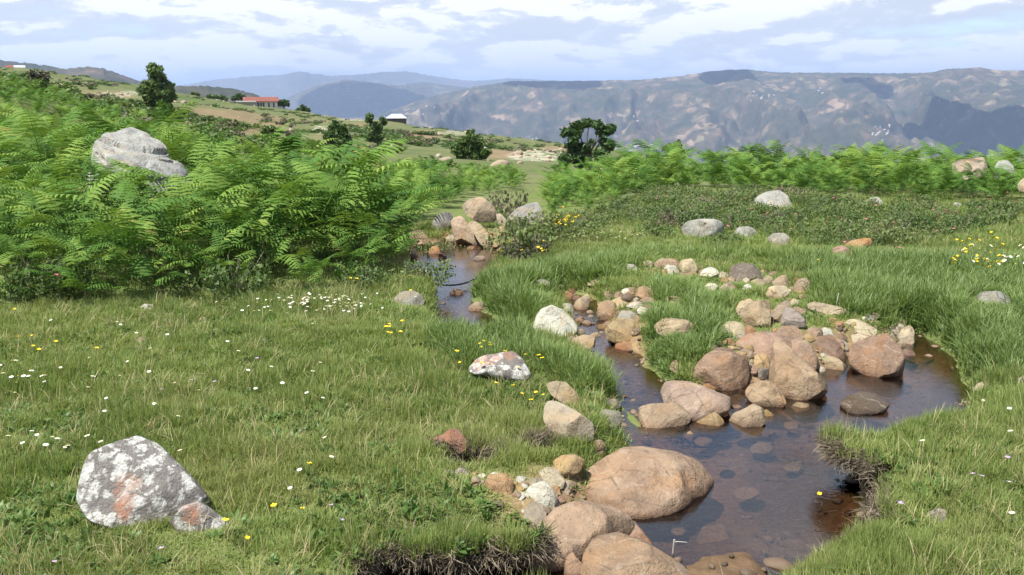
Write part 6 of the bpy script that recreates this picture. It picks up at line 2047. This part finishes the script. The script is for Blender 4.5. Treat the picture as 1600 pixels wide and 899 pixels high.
flowers('daisy', [(10, 570), (22, 575), (4, 592), (20, 595), (28, 598), (46, 593), (40, 600), (66, 592), (77, 594), (70, 602), (25, 606), (22, 618), (50, 580), (90, 582), (28, 543), (145, 593), (137, 618), (2, 574)],
        'white daisy among those at the left edge of the meadow', 'daisies at the left meadow edge', 1.2)
flowers('daisy', [(50, 677), (60, 688), (82, 690), (86, 694), (97, 696), (104, 700), (38, 702), (62, 703), (140, 687), (16, 695), (158, 697)], 'white daisy in the loose line above the lichened rock', 'daisies above the lichened rock', 1.15)
flowers('daisy', [(180, 512), (190, 511), (215, 525), (263, 527), (240, 549), (200, 569), (187, 593), (272, 603), (243, 632), (277, 665), (280, 711), (165, 645), (176, 622), (310, 615), (357, 538), (373, 555), (390, 579), (420, 584), (443, 601), (401, 615), (478, 581), (490, 510), (498, 572), (512, 710), (470, 745), (465, 766), (513, 690), (505, 625), (480, 620), (380, 490), (405, 487), (396, 489), (421, 487), (230, 588), (146, 560), (80, 502)],
        'white daisy scattered alone in the left meadow', 'scattered meadow daisies', 1.15)
flowers('daisy', [(1370, 640), (1497, 650), (1405, 665), (1537, 632), (1578, 645), (1578, 681), (1581, 805), (1440, 700)], 'white daisy in the turf of the right bank', 'daisies of the right bank', 1.1)
flowers('daisy', list(zip(rw.normal(500, 55, 120), 466 + np.abs(rw.normal(0, 11, 120)))), 'white daisy in the dense drift below the bracken', 'daisies in the dense drift', 1.0)
flowers('daisy', list(zip(rw.uniform(1495, 1600, 36), 424 + rw.random(36) * 16)), 'white daisy in the drift at the right edge behind the hidden rock', 'daisies of the right edge drift', 1.5, 3.0)
flowers('daisy', list(zip(rw.uniform(900, 1010, 34), 364 + rw.random(34) * 10)), 'white daisy in the small drift right of the upstream bush', 'daisies right of the upstream bush', 1.1)
flowers('buttercup', [(712, 553), (750, 550), (757, 546), (764, 544), (766, 548), (753, 554), (788, 558), (820, 571), (843, 573), (846, 579), (719, 580), (752, 581), (801, 580)], 'yellow flower around the white and orange stone', 'yellow flowers by the white and orange stone', 1.35)
flowers('buttercup', [(770, 618), (808, 624), (838, 631), (826, 641), (852, 628), (802, 618)], 'yellow flower in turf left of the tall pale lump', 'yellow flowers by the pale lump', 1.35)
flowers('buttercup', [(602, 515), (618, 520), (607, 531), (600, 523), (630, 528), (626, 514), (613, 541)], 'yellow flower in grass left of the stream narrows', 'yellow flowers left of the narrows', 1.3)
flowers('buttercup', [(33, 490), (32, 547), (53, 544), (90, 543), (68, 556), (145, 565), (290, 570), (52, 545)], 'yellow flower in the upper left meadow', 'yellow flowers of the upper left meadow', 1.3)
flowers('buttercup', [(428, 816), (458, 813), (353, 828), (488, 750), (390, 866)], 'yellow flower right of the lichened rock', 'yellow flowers right of the lichened rock', 1.25)
flowers('buttercup', [(842, 411), (848, 416), (854, 412), (815, 418), (784, 415), (793, 413), (845, 408), (851, 414)], 'yellow flower in rushes right of the upstream pool', 'yellow flowers in the rushes', 1.6, 2.0)
flowers('buttercup', list(zip(rw.uniform(866, 905, 34), 355 + rw.random(34) * 24)), 'yellow flower in the dense patch by the upstream bush', 'yellow flowers by the upstream bush', 1.6, 2.2)
flowers('buttercup', list(zip(rw.uniform(1480, 1570, 30), 404 + rw.random(30) * 52)), 'yellow flower near the hidden rock at the right', 'yellow flowers near the hidden rock', 1.7, 2.2)
flowers('buttercup', [(1278, 413), (1342, 338), (1340, 340), (1282, 373), (640, 470), (660, 444), (544, 447), (543, 452), (552, 453), (640, 440)], 'yellow flower standing by itself farther off in the meadow', 'lone yellow flowers', 1.6)
flowers('buttercup', [(1292, 790)], 'single yellow flower leaning over the pool from the cut bank', None, 1.5)
flowers('pink', list(zip(rw.uniform(1000, 1590, 55), 308 + rw.random(55) * 70)), 'pink flower over the low heath', 'pink flowers of the heath', 1.5)
flowers('pink', [(2, 440), (5, 436), (92, 440), (90, 437)], 'pink flower under the bracken at the far left', 'pink flowers at the far left', 1.7)
flowers('pink', [(1404, 392)], 'bright pink flower at the front of the heath right of the pinkish dome', None, 1.8)
flowers('violet', [(528, 805), (536, 818), (240, 868), (85, 885), (1410, 790), (1560, 752), (1577, 718), (1533, 743), (1530, 748), (300, 595), (335, 598), (250, 612), (398, 563), (412, 535)], 'tiny violet flower in the turf', 'violet flowers of the turf', 1.3)

# ------------------------------------------------------------------ sticks, pipe, clod
M_PALEW = plain('bleached_wood', (0.36, 0.33, 0.29), 0.85, 0.15, 30)
M_PIPE = plain('black_hose', (0.02, 0.02, 0.022), 0.5, 0.2, 10)


def pt(x, y, z):
    return on_plane(np.array(float(x)), np.array(float(y)), z)


o = bpy.data.objects.new('twig', None); COL.objects.link(o)
b0 = pt(1050, 872, ZW - 0.02); o.location = tuple(b0)
tag(o, 'bleached forked twig standing in the water by the bottom boulder', 'twig')
mb = MB(); mb.tube([(0, 0, -0.03), (0.004, 0, 0.05), (0.006, 0.0, 0.078)], [0.004, 0.0035, 0.004], 6); st_ = mb.build('stem', M_PALEW, o)
mb = MB(); mb.tube([(0.006, 0, 0.068), (0.02, -0.005, 0.072), (0.055, -0.008, 0.071)], [0.0028, 0.0022, 0.0014], 5); mb.build('side_branch', M_PALEW, o)
mb = MB(); a_ = pt(1209, 517, -0.12); b_ = CAM + ray(1230, 477) * (np.linalg.norm(a_ - CAM) + 0.05)
mb.tube([a_, (a_ + b_) / 2 + np.array([0.004, 0, 0.0]), b_], [0.008, 0.007, 0.004], 7)
o = mb.build('stick', M_PALEW, None, None, True); tag(o, 'straight pale stick leaning on the purplish grey stone', 'stick')
mb = MB(); a_ = pt(1306, 486, 0.0)
mb.tube([a_, a_ + np.array([0.01, 0.02, 0.07]), a_ + np.array([0.03, 0.05, 0.13])], [0.004, 0.003, 0.002], 6)
o = mb.build('stick', M_PALEW, None, None, True); tag(o, 'short pale stick upright in grass behind the rock pile', 'stick')
mb = MB()
a_, b_ = pt(684, 445, -0.06), pt(770, 417, -0.02)
pp = [a_ * (1 - t) + b_ * t - np.array([0, 0, 0.07 * math.sin(math.pi * t)]) for t in np.linspace(0, 1, 12)]
mb.tube(pp, 0.008, 7)
o = mb.build('hose', M_PIPE, None, None, True); tag(o, 'thin dark hose sagging across the upstream narrows', 'hose')
mb = MB()
pp = [pt(x, y, -0.10) for x, y in [(1050, 522), (1075, 530), (1100, 536), (1125, 534)]]
mb.tube([p + np.array([0, 0, 0.05]) for p in pp], [0.008, 0.009, 0.008, 0.005], 6)
o = mb.build('stick', M_TWIG, None, None, True); tag(o, 'dark crooked stick lying in grass below the oblong tan stone', 'stick')

rock('brown clod of roots and earth in the water by the right bank', [(1312, 632), (1324, 619), (1345, 613), (1370, 617), (1388, 632), (1380, 645), (1345, 650), (1322, 644)], (0.13, 0.10, 0.075), 1.0, 0.8, 'clod', 'root_clod', cuts=1, rough=2.0)
